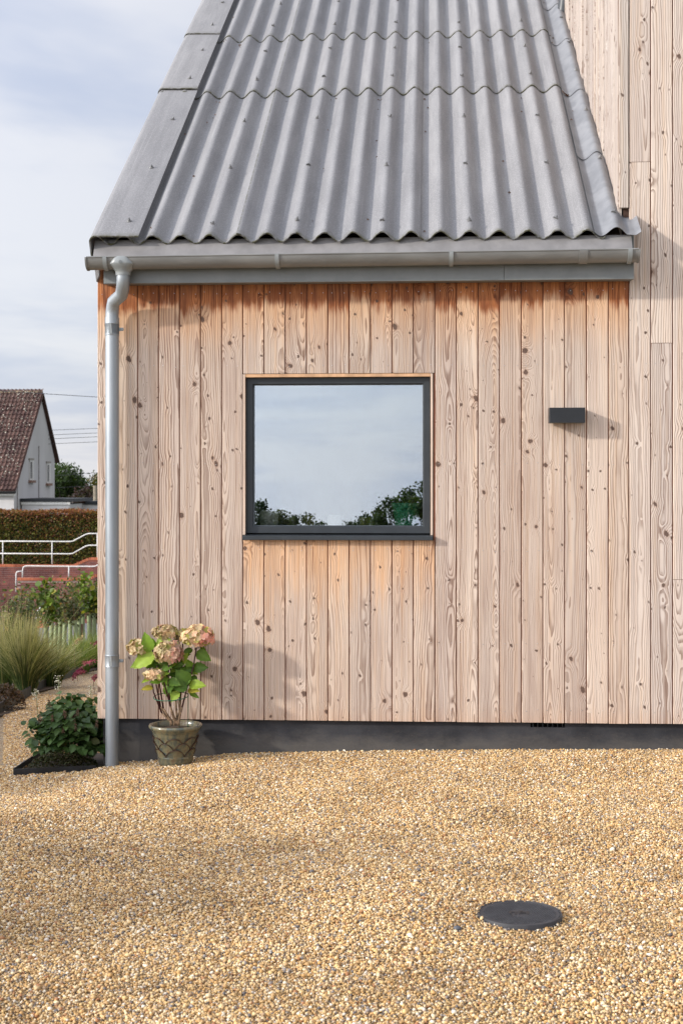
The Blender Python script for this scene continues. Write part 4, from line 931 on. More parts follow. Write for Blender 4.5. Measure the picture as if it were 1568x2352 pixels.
def white_spike(px, py0, py1, Y, label):
    q = at(px, py1, Y=Y); o = empty('white_wildflower', (q.x, q.y, ground_z(q.x, q.y)), label=label, cat='wildflower', group='white flower spikes'); h = at(px, py0, Y=Y).z - o.location.z
    ob('stem', MB().tube([(0, 0, 0), (.012, 0, h * .5), (0, 0, h)], .0018, 5).mesh('stem', mat('pale stem', (.12, .16, .05), .7)), o)
    lo = q.z - o.location.z
    n = 70; P = np.column_stack([rng.normal(0, .011, n), rng.normal(0, .011, n), rng.choice(np.linspace(lo, h, 7), n) + rng.normal(0, .003, n)])
    ob('white_florets', scatter('white_florets', petal_v, petal_f, P, rots(n, upbias=.3), rng.uniform(.005, .009, n), pick(n, [((.62, .62, .55), 1)], .1), M_PETAL), o, kind='stuff')
white_spike(134, 1552, 1584, .75, 'white flower spike standing above the mint bush'); white_spike(83, 1584, 1606, .6, 'short white flower spike left of the mint bush'); white_spike(208, 1576, 1600, .35, 'faint white flower spike close to the wall corner')
th = empty('thyme_mound', (-1.87, -.06, -.105), label='low brown green thyme mound inside the black edging', cat='shrub')
def fuzz(n, f, size, pal, bias=1.2): 
    P = np.array([f() for _ in range(n)]); return scatter('foliage', QUAD_V, QUAD_F, P, rots(n, upbias=bias), size * rng.uniform(.6, 1.3, n), pick(n, pal), M_LEAFA)
def th_pos():
    a, r = random.uniform(0, 6.28), math.sqrt(random.random()); return (r * math.cos(a) * .165, r * math.sin(a) * .07 + .165 * .37 * r * math.cos(a), .005 + .085 * math.sqrt(max(0, 1 - r * r)) * random.uniform(.55, 1.1))
ob('foliage', fuzz(2600, th_pos, .013, [((.05, .05, .02), 3), ((.075, .055, .025), 2), ((.04, .05, .015), 3)]), th, kind='stuff')

# ------------------------------------------------------------------ planting beyond the path
M_BLADE = mat_attr('grass blade', .6, .35)
def grass_clump(name, px, py, n, h, spread_, lean, pal, label, tipcol=(.66, .56, .34), d=12.0, wid=.0035):
    q = at(px, py, d=d); o = empty(name, (q.x, q.y, ground_z(q.x, q.y)), label=label, cat='ornamental grass')
    V, F, C = [], [], []; cols = pick(n, pal)
    for k in range(n):
        a = random.uniform(0, 6.28); r0 = .07 * math.sqrt(random.random()) * spread_ / .35; hh_ = h * random.uniform(.55, 1.1); out = abs(random.gauss(0, .5)) * spread_
        dx, dy = math.cos(a) * out + lean * random.uniform(.2, 1) * hh_, math.sin(a) * out; i = len(V); seg = 5; droop = random.uniform(.0, .45) * min(1, math.hypot(dx, dy) / .2)
        for j in range(seg + 1):
            t = j / seg; x = r0 * math.cos(a) + dx * t ** 1.7; y = r0 * math.sin(a) + dy * t ** 1.7; z = hh_ * (t - droop * t ** 2.6)
            wv = wid * (1 - t * .85) * (1.0); px_, py_ = -math.sin(a), math.cos(a)
            if abs(px_) < .5: px_, py_ = .8, .6
            V += [(x - px_ * wv, y - py_ * wv, z), (x + px_ * wv, y + py_ * wv, z)]
            c = Vector(cols[k]).lerp(Vector(tipcol), min(1, max(0, t - .36) * 2.0) * (k % 5 < 4) * random.uniform(.6, 1)); C += [(*c, 1)] * 2
            if j: F.append((i + 2 * j - 2, i + 2 * j - 1, i + 2 * j + 1, i + 2 * j))
    me = bpy.data.meshes.new('blades'); me.from_pydata(V, [], F); me.materials.append(M_BLADE); at_ = me.color_attributes.new('Col', 'FLOAT_COLOR', 'POINT'); at_.data.foreach_set('color', np.array(C).ravel()); me.update()
    ob('blades', me, o, kind='stuff'); return o
GP = [((.07, .11, .028), 3), ((.11, .14, .04), 2), ((.05, .085, .024), 3), ((.30, .26, .11), 1.2)]
grass_clump('feather_grass', 58, 1606, 1500, .66, .40, .06, GP, 'large feathery grass clump with straw coloured tips by the path', d=12.0)
grass_clump('feather_grass', 8, 1590, 500, .70, .34, -.05, GP, 'pale feathery grass at the far left behind the edging', tipcol=(.68, .58, .36), d=12.6)
grass_clump('feather_grass', 118, 1580, 700, .44, .42, .35, GP, 'arching grass clump leaning over the gravel path', tipcol=(.66, .57, .34), d=12.9)
grass_clump('fine_grass', 185, 1535, 800, .42, .42, .0, [((.10, .17, .04), 3), ((.14, .22, .06), 2), ((.08, .13, .03), 2)], 'fine green grass clump beside the house corner', tipcol=(.26, .28, .10), d=15.0, wid=.004)
grass_clump('fine_grass', 232, 1520, 600, .42, .4, .0, [((.10, .17, .04), 3), ((.14, .22, .06), 2)], 'fine green grass half hidden behind the house corner', tipcol=(.26, .28, .10), d=16.0, wid=.004)
def plume(px, py, d, L, ang, col, label):
    q = at(px, py, d=d); o = empty('flower_plume', (q.x, q.y, ground_z(q.x, q.y)), label=label, cat='flower', group='pink flower plumes'); b = q - Vector(o.location)
    ob('stem', MB().tube([(0, .05, 0), tuple(b)], .003, 5).mesh('stem', M_STEMB), o)
    n = 90; t = rng.random(n); P = np.column_stack([b.x + L * t * math.cos(ang), b.y + rng.normal(0, .012, n), b.z + L * t * math.sin(ang)]) + rng.normal(0, .014, (n, 3)) * (.75 - .4 * t)[:, None]
    ob('florets', scatter('florets', QUAD_V, QUAD_F, P, rots(n), rng.uniform(.014, .026, n), pick(n, [(col, 1)], .3), M_PETAL), o, kind='stuff')
plume(190, 1525, 14, .13, .25, (.30, .075, .12), 'pink plume just left of the wall corner'); plume(168, 1556, 13.2, .12, .9, (.20, .035, .09), 'dark purple plume leaning over the gravel edge'); plume(212, 1482, 15, .10, .5, (.25, .05, .10), 'purple plume highest beside the wall corner'); plume(176, 1546, 13.4, .08, .15, (.26, .05, .10), 'small purple plume between the other two plumes'); plume(170, 1478, 14.5, .12, .7, (.50, .38, .20), 'straw coloured seed plume among the grasses'); plume(214, 1558, 12, .05, .3, (.28, .09, .12), 'tiny pink plume low against the wall corner')
hm = at(8, 1620, d=10.6); hb = empty('heather_mound', (hm.x, hm.y, ground_z(hm.x, hm.y)), label='low rusty brown heather mound in the left bed', cat='shrub')
def hb_pos():
    a, r = random.uniform(0, 6.28), math.sqrt(random.random()); return (r * math.cos(a) * .16, r * math.sin(a) * .16, .01 + .17 * math.sqrt(max(0, 1 - r * r)) * random.uniform(.55, 1.05))
ob('foliage', fuzz(1800, hb_pos, .02, [((.10, .05, .025), 3), ((.07, .05, .02), 2), ((.14, .07, .03), 1)]), hb, kind='stuff')

# saplings in guard tubes
M_TUBE = bpy.data.materials.new('pale green tree guard'); M_TUBE.use_nodes = True
b_ = M_TUBE.node_tree.nodes['Principled BSDF']; b_.inputs['Base Color'].default_value = (.42, .50, .27, 1); b_.inputs['Roughness'].default_value = .45
t_ = N(M_TUBE.node_tree, 'BsdfTranslucent', {'Color': (.5, .6, .3, 1)}); ms_ = N(M_TUBE.node_tree, 'MixShader', {0: .35, 1: b_.outputs[0], 2: t_.outputs[0]}); M_TUBE.node_tree.links.new(ms_.outputs[0], M_TUBE.node_tree.nodes['Material Output'].inputs[0])
ORD = ['first', 'second', 'third', 'fourth', 'fifth', 'sixth', 'seventh', 'eighth', 'ninth', 'tenth', 'eleventh', 'twelfth', 'thirteenth', 'fourteenth', 'fifteenth', 'sixteenth', 'seventeenth']
SAP = [(22, 920, 12.6, 0, .55), (250, 660, 18, .02, .9), (298, 700, 17.2, 0, .9), (358, 690, 18.5, .10, 1.0), (468, 655, 18.5, .0, 1.25), (522, 620, 20.5, .0, 1.0), (570, 668, 19.6, .05, .9), (615, 605, 19.8, .06, 1.2), (660, 645, 19.2, .05, .9), (713, 600, 21, .0, 1.0), (752, 618, 18.6, -.20, .9), (806, 590, 20.5, .03, 1.0), (840, 558, 21, .02, 1.1), (902, 555, 20, -.03, 1.2), (958, 540, 20.6, .02, 1.1), (1010, 600, 20, .0, .9)]
SAPPAL = [((.085, .10, .035), 3), ((.13, .145, .05), 2), ((.055, .075, .028), 3), ((.21, .22, .07), 1), ((.28, .15, .07), .35)]
for k, (zx, zy, d, lean, fs) in enumerate(SAP):
    top = at(zx * .2266, 1285.8 + zy * .2266, d=d); gzv = ground_z(top.x, top.y); h = max(.3, top.z - gzv)
    o = empty('sapling', (top.x - lean * h, top.y, gzv), label=f'young sapling in pale green guard tube, {ORD[k]} from the left in the row', cat='sapling', group='saplings in guard tubes')
    tb = MB(); r = .030 if d > 15 else .034
    tb.tube([(0, 0, 0), (lean * h * .5, 0, h * .5), (lean * h, 0, h)], r, 12, caps=False); tb.tube([(lean * h, 0, h), (0, 0, 0)], r - .003, 12, caps=False); tb.tube([(lean * h * .985, 0, h * .985), (lean * h * 1.005, 0, h * 1.003)], r + .003, 12, caps=False)
    ob('guard_tube', tb.mesh('guard_tube', M_TUBE, True), o, kind='stuff')
    ob('tie', MB().tube([(lean * h * .72 - r - .004, 0, h * .72), (lean * h * .72 + r + .004, -.002, h * .725)], r * .16, 6).mesh('tie', M_GUT), o)
    ob('stake', MB().box((-.012, .034, 0), (.012, .058, h * .9)).mesh('stake', M_STEMB), o)
    if k == 0: continue
    hgt = .52 * fs; tips = []
    br = MB()
    for q in range(7):
        a = random.uniform(0, 6.28); e = Vector((lean * h + math.cos(a) * random.uniform(.03, .26) * fs, math.sin(a) * random.uniform(.03, .2), h + hgt * random.uniform(.45, 1.1)))
        br.tube([(lean * h, 0, h - .1), (lean * h + (e.x - lean * h) * .35, e.y * .35, h + (e.z - h) * .5), tuple(e)], [.006, .004, .0015], 5); tips.append(e)
    ob('branches', br.mesh('branches', M_STEMB), o, kind='stuff')
    n = int(150 * fs) + 40; P = []
    for _ in range(n):
        e = random.choice(tips); t = random.uniform(.12, 1.0); s = Vector((lean * h, 0, h - .03)); p = s.lerp(e, t) + Vector((random.gauss(0, .045), random.gauss(0, .045), random.gauss(0, .035))); P.append(tuple(p))
    broad = k in (4, 13); pal = [((.16, .23, .03), 3), ((.10, .16, .03), 2), ((.30, .28, .04), .6)] if broad else SAPPAL
    ob('crown', scatter('crown', LEAF_V, LEAF_F, np.array(P), rots(n, upbias=.3), rng.uniform(.032, .055, n) * (1.9 if broad else 1), pick(n, pal), M_LEAFA), o, kind='stuff')
# bushier young shrubs between the tubes
for (zx, zy0, zy1, d, w_, lab) in ((70, 250, 760, 15.5, .30, 'leafy young shrub at the far left behind the grass'), (190, 330, 720, 16.5, .34, 'leafy young shrub with small grey green leaves beside the grass'), (290, 400, 640, 17.5, .17, 'small dark shrub left of the traffic cone'), (620, 240, 620, 22, .40, 'tall loose shrub behind the middle of the guard tubes'), (760, 250, 600, 22.5, .40, 'tall loose shrub rising between the right hand guard tubes'), (930, 200, 540, 22, .32, 'leafy shrub right beside the house corner')):
    p0, p1 = at(zx * .2266, 1285.8 + zy0 * .2266, d=d), at(zx * .2266, 1285.8 + zy1 * .2266, d=d)
    o = empty('young_shrub', (p1.x, p1.y, ground_z(p1.x, p1.y)), label=lab, cat='shrub', group='young shrubs in the bed'); zb, zt = p1.z - o.location.z, p0.z - o.location.z
    br, tips = MB(), []
    for q in range(16):
        a = random.uniform(0, 6.28); e = Vector((math.cos(a) * w_ * random.uniform(.2, 1), math.sin(a) * w_ * .7 * random.uniform(.2, 1), zb + (zt - zb) * random.uniform(.25, 1.05)))
        br.tube([(0, 0, 0), (e.x * .3, e.y * .3, e.z * .5), tuple(e)], [.008, .005, .002], 5); tips.append(e)
    ob('branches', br.mesh('branches', M_STEMB), o, kind='stuff')
    n = int(1300 * w_); P = []
    for _ in range(n):
        e = random.choice(tips); t = random.uniform(.45, 1.0); P.append(tuple(Vector((e.x * t, e.y * t, e.z * (t * .75 + .25))) + Vector((random.gauss(0, .05), random.gauss(0, .05), random.gauss(0, .045)))))
    ob('crown', scatter('crown', LEAF_V, LEAF_F, np.array(P), rots(n, upbias=.3), rng.uniform(.030, .055, n), pick(n, SAPPAL), M_LEAFA), o, kind='stuff')

# traffic cone on the road
q = at(415 * .2266, 1285.8 + 700 * .2266, d=46); cone = empty('traffic_cone', (q.x, q.y, ground_z(q.x, q.y)), label='red and white traffic cone on the road behind the saplings', cat='traffic cone')
M_RED, M_WHITE = mat('red plastic', (.62, .03, .025), .4), mat('white reflective band', (.75, .75, .75), .4)
ob('base', MB().box((-.28, -.28, 0), (.28, .28, .05)).mesh('base', M_RED), cone)
ob('lower_body', MB().lathe([(.20, .05), (.165, .28)], 20).mesh('lower_body', M_RED), cone); ob('band', MB().lathe([(.165, .28), (.10, .66)], 20).mesh('band', M_WHITE), cone); ob('upper_body', MB().lathe([(.10, .66), (.055, .95), (.0001, .96)], 20).mesh('upper_body', M_RED), cone)

# ------------------------------------------------------------------ brick walls, railings, hedge
def make_brick(name, base, alt):
    m = bpy.data.materials.new(name); m.use_nodes = True; nt = m.node_tree; b = nt.nodes['Principled BSDF']
    oi = N(nt, 'ObjectInfo'); geo = N(nt, 'NewGeometry'); n = NOI(nt, geo.outputs['Position'], 1.3, 4.0, .6).outputs[0]
    c = MX(nt, oi.outputs['Random'], base, alt); c = MX(nt, SS(nt, n, .42, .66), c, MX(nt, 1.0, c, (.5, .42, .45), 'MULTIPLY'))
    nt.links.new(c, b.inputs['Base Color']); b.inputs['Roughness'].default_value = .85; return m
M_BRICK, M_COPE = make_brick('red facing brick', (.15, .05, .042), (.24, .075, .052)), make_brick('orange coping brick', (.42, .12, .055), (.52, .17, .08))
M_MORTAR = mat('grey mortar', (.31, .22, .19), .9)
brick_me = MB().box((0, 0, 0), (.211, .05, .060)).mesh('brick', M_BRICK); cope_me = MB().box((0, 0, 0), (.065, .12, .105)).mesh('coping_brick', M_COPE)
def brick_wall(label, d, px0, px1, topy, cols_full, rows, slope_from, slope_px, rise, deep_left=None):
    a, b = at(px0, topy, Y=d - 7.3), at(px1, topy, Y=d - 7.3); o = empty('brick_wall', (a.x, a.y, ground_z(a.x, a.y)), label=label, cat='brick wall'); z0 = a.z - o.location.z; L = b.x - a.x
    def top(x): 
        s0, s1 = at(slope_from, 0, Y=d - 7.3).x - a.x, at(slope_px, 0, Y=d - 7.3).x - a.x
        return z0 + rise * min(1, max(0, (x - s0) / (s1 - s0)))
    core = MB()
    nseg = 40; xs = [L * k / nseg for k in range(nseg + 1)]
    pts = [(x, top(x) - .03) for x in xs]; core.prism([(0, -.5), (L, -.5)] + list(reversed(pts)), .012, .22, 'y'); ob('mortar_core', core.mesh('mortar_core', M_MORTAR), o)
    n = int(L / .075)
    for k in range(n):
        x = k * .075 + .005; sl = (top(x + .07) - top(x)) / .075; ob('coping_brick', cope_me, o, (x, -.02, top(x) - .105), rot=(0, -math.atan(sl), 0))
    extra = MB(); c = 0
    for r in range(rows):
        zr = -r * .075 - .18 + rise
        for k in range(int(L / .225) + 1):
            x = k * .225 - (.1125 if r % 2 else 0)
            if x < 0 or x + .215 > L or z0 + zr + .065 > top(x + .1) - .11: continue
            if c < 290: ob('brick', brick_me, o, (x, 0, z0 + zr)); c += 1
            else: extra.box((x, 0, z0 + zr), (x + .215, .05, z0 + zr + .065))
    if extra.v: ob('lower_bricks', extra.mesh('lower_bricks', M_BRICK), o, kind='stuff')
    return o
brick_wall('long red brick retaining wall below the hedge', 55.5, -60, 330, 1296, 0, 26, 169, 205, .28)
brick_wall('lower red brick wall in front of the ramp handrail', 52.5, 40, 330, 1327, 0, 24, 204, 222, .16)
M_WP = mat('white painted tube', (.72, .70, .66), .5, var=.15, vscale=30)
def P3(px, py, d): return at(px, py, Y=d - 7.3)
def railing(label, d, rails, posts):
    o = empty('railing', P3(*posts[0][:2], d), label=label, cat='railing'); O = Vector(o.location)
    for r in rails: ob('rail', MB().tube([P3(x, y, d) - O for x, y in r], .026, 8).mesh('rail', M_WP, True), o)
    for (x, y0, y1) in [(p[0], p[1], p[2]) for p in posts]: ob('post', MB().tube([P3(x, y0, d) - O, P3(x, y1, d) - O], .024, 8).mesh('post', M_WP, True), o)
railing('upper white tube railing in front of the hedge', 55.6, [[(-60, 1243), (90, 1243.5), (160, 1244), (167, 1243.3), (196, 1228), (203, 1225.8), (300, 1225)], [(-60, 1271), (90, 1272), (160, 1272.3), (167, 1271.5), (196, 1255), (203, 1252.8), (300, 1252)]], [(6.5, 1298, 1243), (119.6, 1298, 1243.5), (223.5, 1285, 1226)])
railing('lower white handrail with rounded end above the brick wall', 53.5, [[(36.5, 1360), (37, 1319), (38.5, 1314.5), (43, 1312.6), (51, 1312.3)], [(51.8, 1328), (52, 1310), (53.5, 1303.5), (57, 1300.8), (62, 1300), (150, 1301), (214, 1301.3), (220, 1300.6), (226, 1297), (250, 1285)]], [(158, 1330, 1301)])
hd = empty('hedge', P3(100, 1296, 58), label='long clipped copper and green beech hedge', cat='hedge'); HDO = Vector(hd.location)
hx0, hx1 = P3(-70, 1296, 58).x - HDO.x, P3(330, 1296, 58).x - HDO.x; hz = P3(100, 1176, 58).z - HDO.z
ob('shade_core', MB().box((hx0, .12, -1), (hx1, 1.2, hz - .1)).mesh('shade_core', mat('hedge shade', (.025, .022, .01), .95)), hd)  # solid dark box; its colour stands in for shade between the hedge leaves
n = 24000; top = rng.random(n) < .22; hxs = rng.uniform(hx0, hx1, n)
P = np.column_stack([hxs, np.where(top, rng.uniform(0, 1.2, n), rng.normal(.05, .06, n)), np.where(top, hz + rng.normal(0, .04, n), rng.uniform(-.1, hz, n))])
P[:, 2] += .03 * np.sin(hxs * 2.1)
fr_ = np.clip((P[:, 2] / hz - .55) / .45, 0, 1); cop = pick(n, [((.30, .10, .045), 3), ((.36, .16, .05), 2), ((.20, .07, .05), 1)]); grn = pick(n, [((.075, .085, .018), 3), ((.16, .15, .03), 2.5), ((.27, .23, .06), 1.2), ((.17, .08, .03), 1)])
pr_ = rng.random(n) < (.08 + .75 * fr_ ** 3 + .12 * (np.sin(hxs * 1.3 + 1) > .2)); C = np.where(pr_[:, None], cop, grn)
ob('foliage', scatter('foliage', QUAD_V, QUAD_F, P, rots(n, upbias=.1), rng.uniform(.06, .10, n), C, M_LEAFA), hd, kind='stuff')

# ------------------------------------------------------------------ white house with a long tiled roof
def make_render():
    m = mat('white painted render', (.60, .58, .57), .85, var=.06, vscale=.9, col2=(.53, .51, .50), bump=.2, bscale=25, stretch=(1, 1, .35)); return m
M_REND = make_render(); M_TILE = make_brick('brown concrete roof tile', (.085, .046, .036), (.135, .072, .055))
GYN = 65 - 7.3; c0 = at(32, 1131, Y=GYN); GX = c0.x
wh = empty('white_house', (GX, GYN, ground_z(GX, GYN)), label='white rendered house with steep brown tiled roof beyond the hedge', cat='house'); WO = Vector(wh.location)
def gy_at(px):      # depth on the gable plane seen at that column
    a = (px - CX) / FPX; dx, dy = -math.sin(YAW) + a * math.cos(YAW), math.cos(YAW) + a * math.sin(YAW); t = (GX - CAM.x) / dx; return CAM.y + dy * t
def gz_at(px, py): return at(px, py, Y=gy_at(px)).z
yN, yA, yF = GYN, gy_at(93), gy_at(125.5); zN, zA, zF = gz_at(32, 1128), gz_at(93, 908), gz_at(125.5, 1055)
yb = yF
def wpt(x, y, z): return Vector((x, y, z)) - WO
g = MB(); g.face([wpt(GX, yN, -2.5), wpt(GX, yF, -2.5), wpt(GX, yF, zF), wpt(GX, yA, zA), wpt(GX, yN, zN)]); ob('gable_wall', g.mesh('gable_wall', M_REND), wh)
g = MB(); g.face([wpt(GX - 14, yN, -2.5), wpt(GX, yN, -2.5), wpt(GX, yN, zN), wpt(GX - 14, yN, zN)]); ob('front_wall', g.mesh('front_wall', M_REND), wh)
g = MB(); g.face([wpt(GX - 14, yF, -2.5), wpt(GX - 14, yF, zF), wpt(GX, yF, zF), wpt(GX, yF, -2.5)]); g.face([wpt(GX - 14, yN, -2.5), wpt(GX - 14, yN, zN), wpt(GX - 14, yA, zA), wpt(GX - 14, yF, zF), wpt(GX - 14, yF, -2.5)]); ob('rear_wall', g.mesh('rear_wall', M_REND), wh)
rf = empty('roof', (0, 0, 0), wh)
sl = Vector((0, yA - (yN - .25), zA + .12 - (zN - .02))); SLN = sl.length; sdir = sl.normalized(); ang = math.atan2(sdir.z, sdir.y)
e0 = Vector((GX + .12, yN - .25, zN - .02 + .06)) - WO
TW, TG = .195, .300
tl = MB(); prof_ = [(-TW / 2, .030), (-TW * .38, .022), (-TW * .2, .004), (0, .0), (TW * .2, .008), (TW * .34, .048), (TW / 2, .052)]
pb = [(p[0], p[1] - .016) for p in reversed(prof_)]
tl.prism(prof_ + pb, 0, TG + .06, 'y'); 
for i, v in enumerate(tl.v): tl.v[i] = (v[0], v[1], v[2] + (.045 if v[1] < .01 else 0))
tile_me = tl.mesh('roof_tile', M_TILE, 40)
rowsn = int(SLN / TG) + 1; cnt = 0; ex = MB()
for c in range(40):
    for r in range(rowsn):
        p = e0 + Vector((-TW * (c + .5), 0, 0)) + sdir * (TG * r)
        if c < 13 and cnt < 298: ob('roof_tile', tile_me, rf, p, rot=(ang, 0, random.uniform(-.01, .01))); cnt += 1
        else: 
            i = len(ex.v); ex.v += [tuple(p + Matrix.Rotation(ang, 3, 'X') @ Vector(v)) for v in tl.v]; ex.f += [tuple(i + k for k in f) for f in tl.f]; ex.m += tl.m
ob('further_tiles', ex.mesh('further_tiles', M_TILE), rf, kind='stuff')
g = MB(); q1 = e0 + Vector((-.0, 0, -.03)); g.face([q1, q1 + sdir * SLN, q1 + sdir * SLN - Vector((14, 0, 0)), q1 - Vector((14, 0, 0))]); ob('roof_felt', g.mesh('roof_felt', M_TILE), rf)
g = MB(); top_ = wpt(GX + .12, yA, zA + .14); far = wpt(GX + .12, yF + .35, zF - .10)
for dz in (0, -.09): g.face([top_ + Vector((0, 0, dz)), far + Vector((0, 0, dz)), far + Vector((-14, 0, dz)), top_ + Vector((-14, 0, dz))])
g.face([top_, far, far + Vector((0, 0, -.09)), top_ + Vector((0, 0, -.09))]); ob('rear_slope', g.mesh('rear_slope', M_TILE), rf, kind='stuff')
rm_ = MB()
M_RIDGE = mat('lichened ridge tile', (.20, .15, .09), .9, var=.3, vscale=3)
ridge_me = MB().tube([(0, 0, 0), (.43, 0, 0)], .115, 12).mesh('ridge_tile', M_RIDGE, True)
for k in range(30): ob('ridge_tile', ridge_me, rf, top_ + Vector((-.45 * (k + 1), 0, -.02)))
vg = MB().tube([e0 + Vector((.0, 0, -.02)), top_ + Vector((0, 0, -.06))], .045, 8); ob('front_verge', vg.mesh('front_verge', M_TILE), rf)
ob('rear_verge', MB().tube([top_ + Vector((0, 0, -.06)), far + Vector((0, 0, -.03))], .055, 8).mesh('rear_verge', M_FELT), rf)
M_LICHEN = mat_attr('pale lichen', .9, 0.0)
_lo = ob('lichen', fuzz(900, lambda: tuple(e0 + Vector((-random.uniform(.05, 3.2), 0, 0)) + sdir * random.uniform(.3, SLN) + Vector((0, -.055, .055))), .085, [((.55, .51, .47), 1)], .2), rf, kind='stuff')
_lo.data.materials[0] = M_LICHEN
ob('eaves_gutter', MB().tube([e0 + Vector((.05, -.06, -.10)), e0 + Vector((-14, -.06, -.10))], .055, 10).mesh('eaves_gutter', M_BLACK), wh)
ob('eaves_board', MB().box(tuple(e0 + Vector((-14, 0.02, -.24))), tuple(e0 + Vector((.0, .2, -.12)))).mesh('eaves_board', M_WP), wh)
def g_window(px0, px1, py0, py1):
    y0, y1 = gy_at(px0), gy_at(px1); z0, z1 = gz_at((px0 + px1) / 2, py1), gz_at((px0 + px1) / 2, py0); o = empty('window', wpt(GX, y0, z0), wh); W, H = y1 - y0, z1 - z0
    ob('frame', MB().box((.005, 0, 0), (.05, .05, H)).box((.005, W - .22, 0), (.07, W, H)).box((.005, .05, H - .08), (.05, W - .22, H)).box((.005, .05, 0), (.05, W - .22, .08)).mesh('frame', M_WP), o, kind='stuff')
    ob('pane', MB().box((.006, .05, .08), (.02, W - .22, H - .08)).mesh('pane', mat('dark far glass', (.05, .055, .06), .1, spec=.8)), o)
    ob('sill', MB().box((.001, -.12, -.12), (.14, W + .12, -.002)).mesh('sill', mat('brown sill', (.25, .15, .11), .8)), o); ob('lintel', MB().box((.001, -.1, H + .002), (.06, W + .1, H + .1)).mesh('lintel', mat('stained lintel', (.35, .32, .28), .85)), o)
g_window(66.8, 74.6, 1057, 1103); g_window(106.4, 113.4, 1064, 1110)
for (px, y0, y1) in ((88, 1024, 1146), (38.6, 1108, 1180)): ob('wall_cable', MB().tube([wpt(GX + .03, gy_at(px), gz_at(px, y0)), wpt(GX + .03, gy_at(px), gz_at(px, y1))], .014, 6).mesh('wall_cable', M_FELT), wh)
# flat roofed garage beside it
ga = empty('flat_garage', (at(50, 1175, Y=66 - 7.3).x, 66 - 7.3, -2.2), label='low flat roofed white garage beside the white house', cat='garage'); GO = Vector(ga.location)
def gp(px, py, Y): return at(px, py, Y=Y) - GO
yy = 66 - 7.3; A, B = gp(50, 1158, yy), gp(160, 1158, yy); zt, zf, zr = A.z, gp(50, 1152.5, yy).z, gp(50, 1145, yy).z
ob('front_wall', MB().box((A.x, 0, -1), (B.x, 4, zt)).mesh('front_wall', M_REND), ga)
ob('white_fascia', MB().box((A.x - .02, -.06, zt - .02), (B.x + .03, -.005, zf)).mesh('white_fascia', M_WP), ga)
ob('felt_roof', MB().box((A.x - .05, -.10, zf + .002), (B.x + .15, 4, zr)).mesh('felt_roof', M_LAMP), ga)
C2, D2 = gp(160, 1156, yy + 2.5), gp(330, 1158, yy + 2.5)
ob('rear_wing_wall', MB().box((B.x + .002, 2.5, -1), (D2.x, 5, gp(200, 1159, yy + 2.5).z)).mesh('rear_wing_wall', M_REND), ga)
ob('rear_wing_roof', MB().box((B.x + .152, 2.4, gp(200, 1158.5, yy + 2.5).z), (D2.x + .1, 5, gp(200, 1151, yy + 2.5).z)).mesh('rear_wing_roof', M_LAMP), ga)

# trees
M_BARK = mat('bark', (.10, .08, .06), .9, var=.3, vscale=6)
def tree(name, base, top_z, rx, label, pal, n, leaf, blobs=9, trunk=.14, seed=1, low=.25, flat=1.0):
    r = random.Random(seed); o = empty(name, base, label=label, cat='tree'); H = top_z - base[2]
    B = []
    for k in range(blobs):
        a = r.uniform(0, 6.28); rr = rx * math.sqrt(r.random()) * .68; zc_ = H * r.uniform(low + .12, .84); br_ = rx * r.uniform(.28, .5)
        B.append((Vector((rr * math.cos(a), rr * math.sin(a), min(zc_, H - br_ * .8))), br_))
    B.append((Vector((r.uniform(-.2, .2) * rx, 0, H - rx * .3)), rx * .32))
    tb = MB(); tb.tube([(0, 0, 0), (.05 * rx, 0, H * .35), (-.03 * rx, 0, H * .75)], [trunk, trunk * .75, trunk * .3], 8)
    for c, br_ in B: tb.tube([(0, 0, H * .25), (c.x * .4, c.y * .4, (H * .3 + c.z) / 2), tuple(c)], [trunk * .4, trunk * .25, trunk * .08], 5)
    ob('trunk', tb.mesh('trunk', M_BARK, True), o, kind='stuff')
    wts = np.array([b[1] ** 2 for b in B]); ch = rng.choice(len(B), n, p=wts / wts.sum()); v = rng.normal(size=(n, 3)); v /= np.linalg.norm(v, axis=1)[:, None]
    rad = np.array([B[i][1] for i in ch]) * (1 - .55 * rng.random(n) ** 2.2) * (1 + .14 * np.sin(v[:, 0] * 7 + v[:, 2] * 5)); c = np.array([tuple(B[i][0]) for i in ch])
    P = c + v * rad[:, None] * np.array([1, 1, .85 * flat]) + rng.normal(0, leaf * .6, (n, 3))
    ob('crown', scatter('crown', LEAF_V, LEAF_F, P, rots(n, upbias=.2), leaf * rng.uniform(.6, 1.3, n), pick(n, pal, .22), M_LEAFA), o, kind='stuff')
    return o
TG1 = [((.035, .06, .018), 3), ((.05, .085, .025), 3), ((.075, .11, .03), 1.5), ((.028, .045, .015), 2)]
TG2 = [((.05, .075, .02), 3), ((.085, .11, .03), 2), ((.12, .12, .03), 1)]
def btree(px, pyt, d, rx, **kw):
    q = at(px, pyt, Y=d - 7.3); return tree('background_tree', (q.x, q.y, -3.2), q.z, rx, seed=int(px), **kw)
btree(138, 1062, 92, 2.9, label='dark leafy tree right behind the white house gable', pal=TG1, n=7000, leaf=.20); btree(172, 1092, 96, 2.4, label='rounded green tree above the garage roof', pal=TG2, n=6000, leaf=.19, blobs=10); btree(200, 1098, 100, 2.2, label='broad green tree left of the wooden pole', pal=TG2, n=5000, leaf=.19)
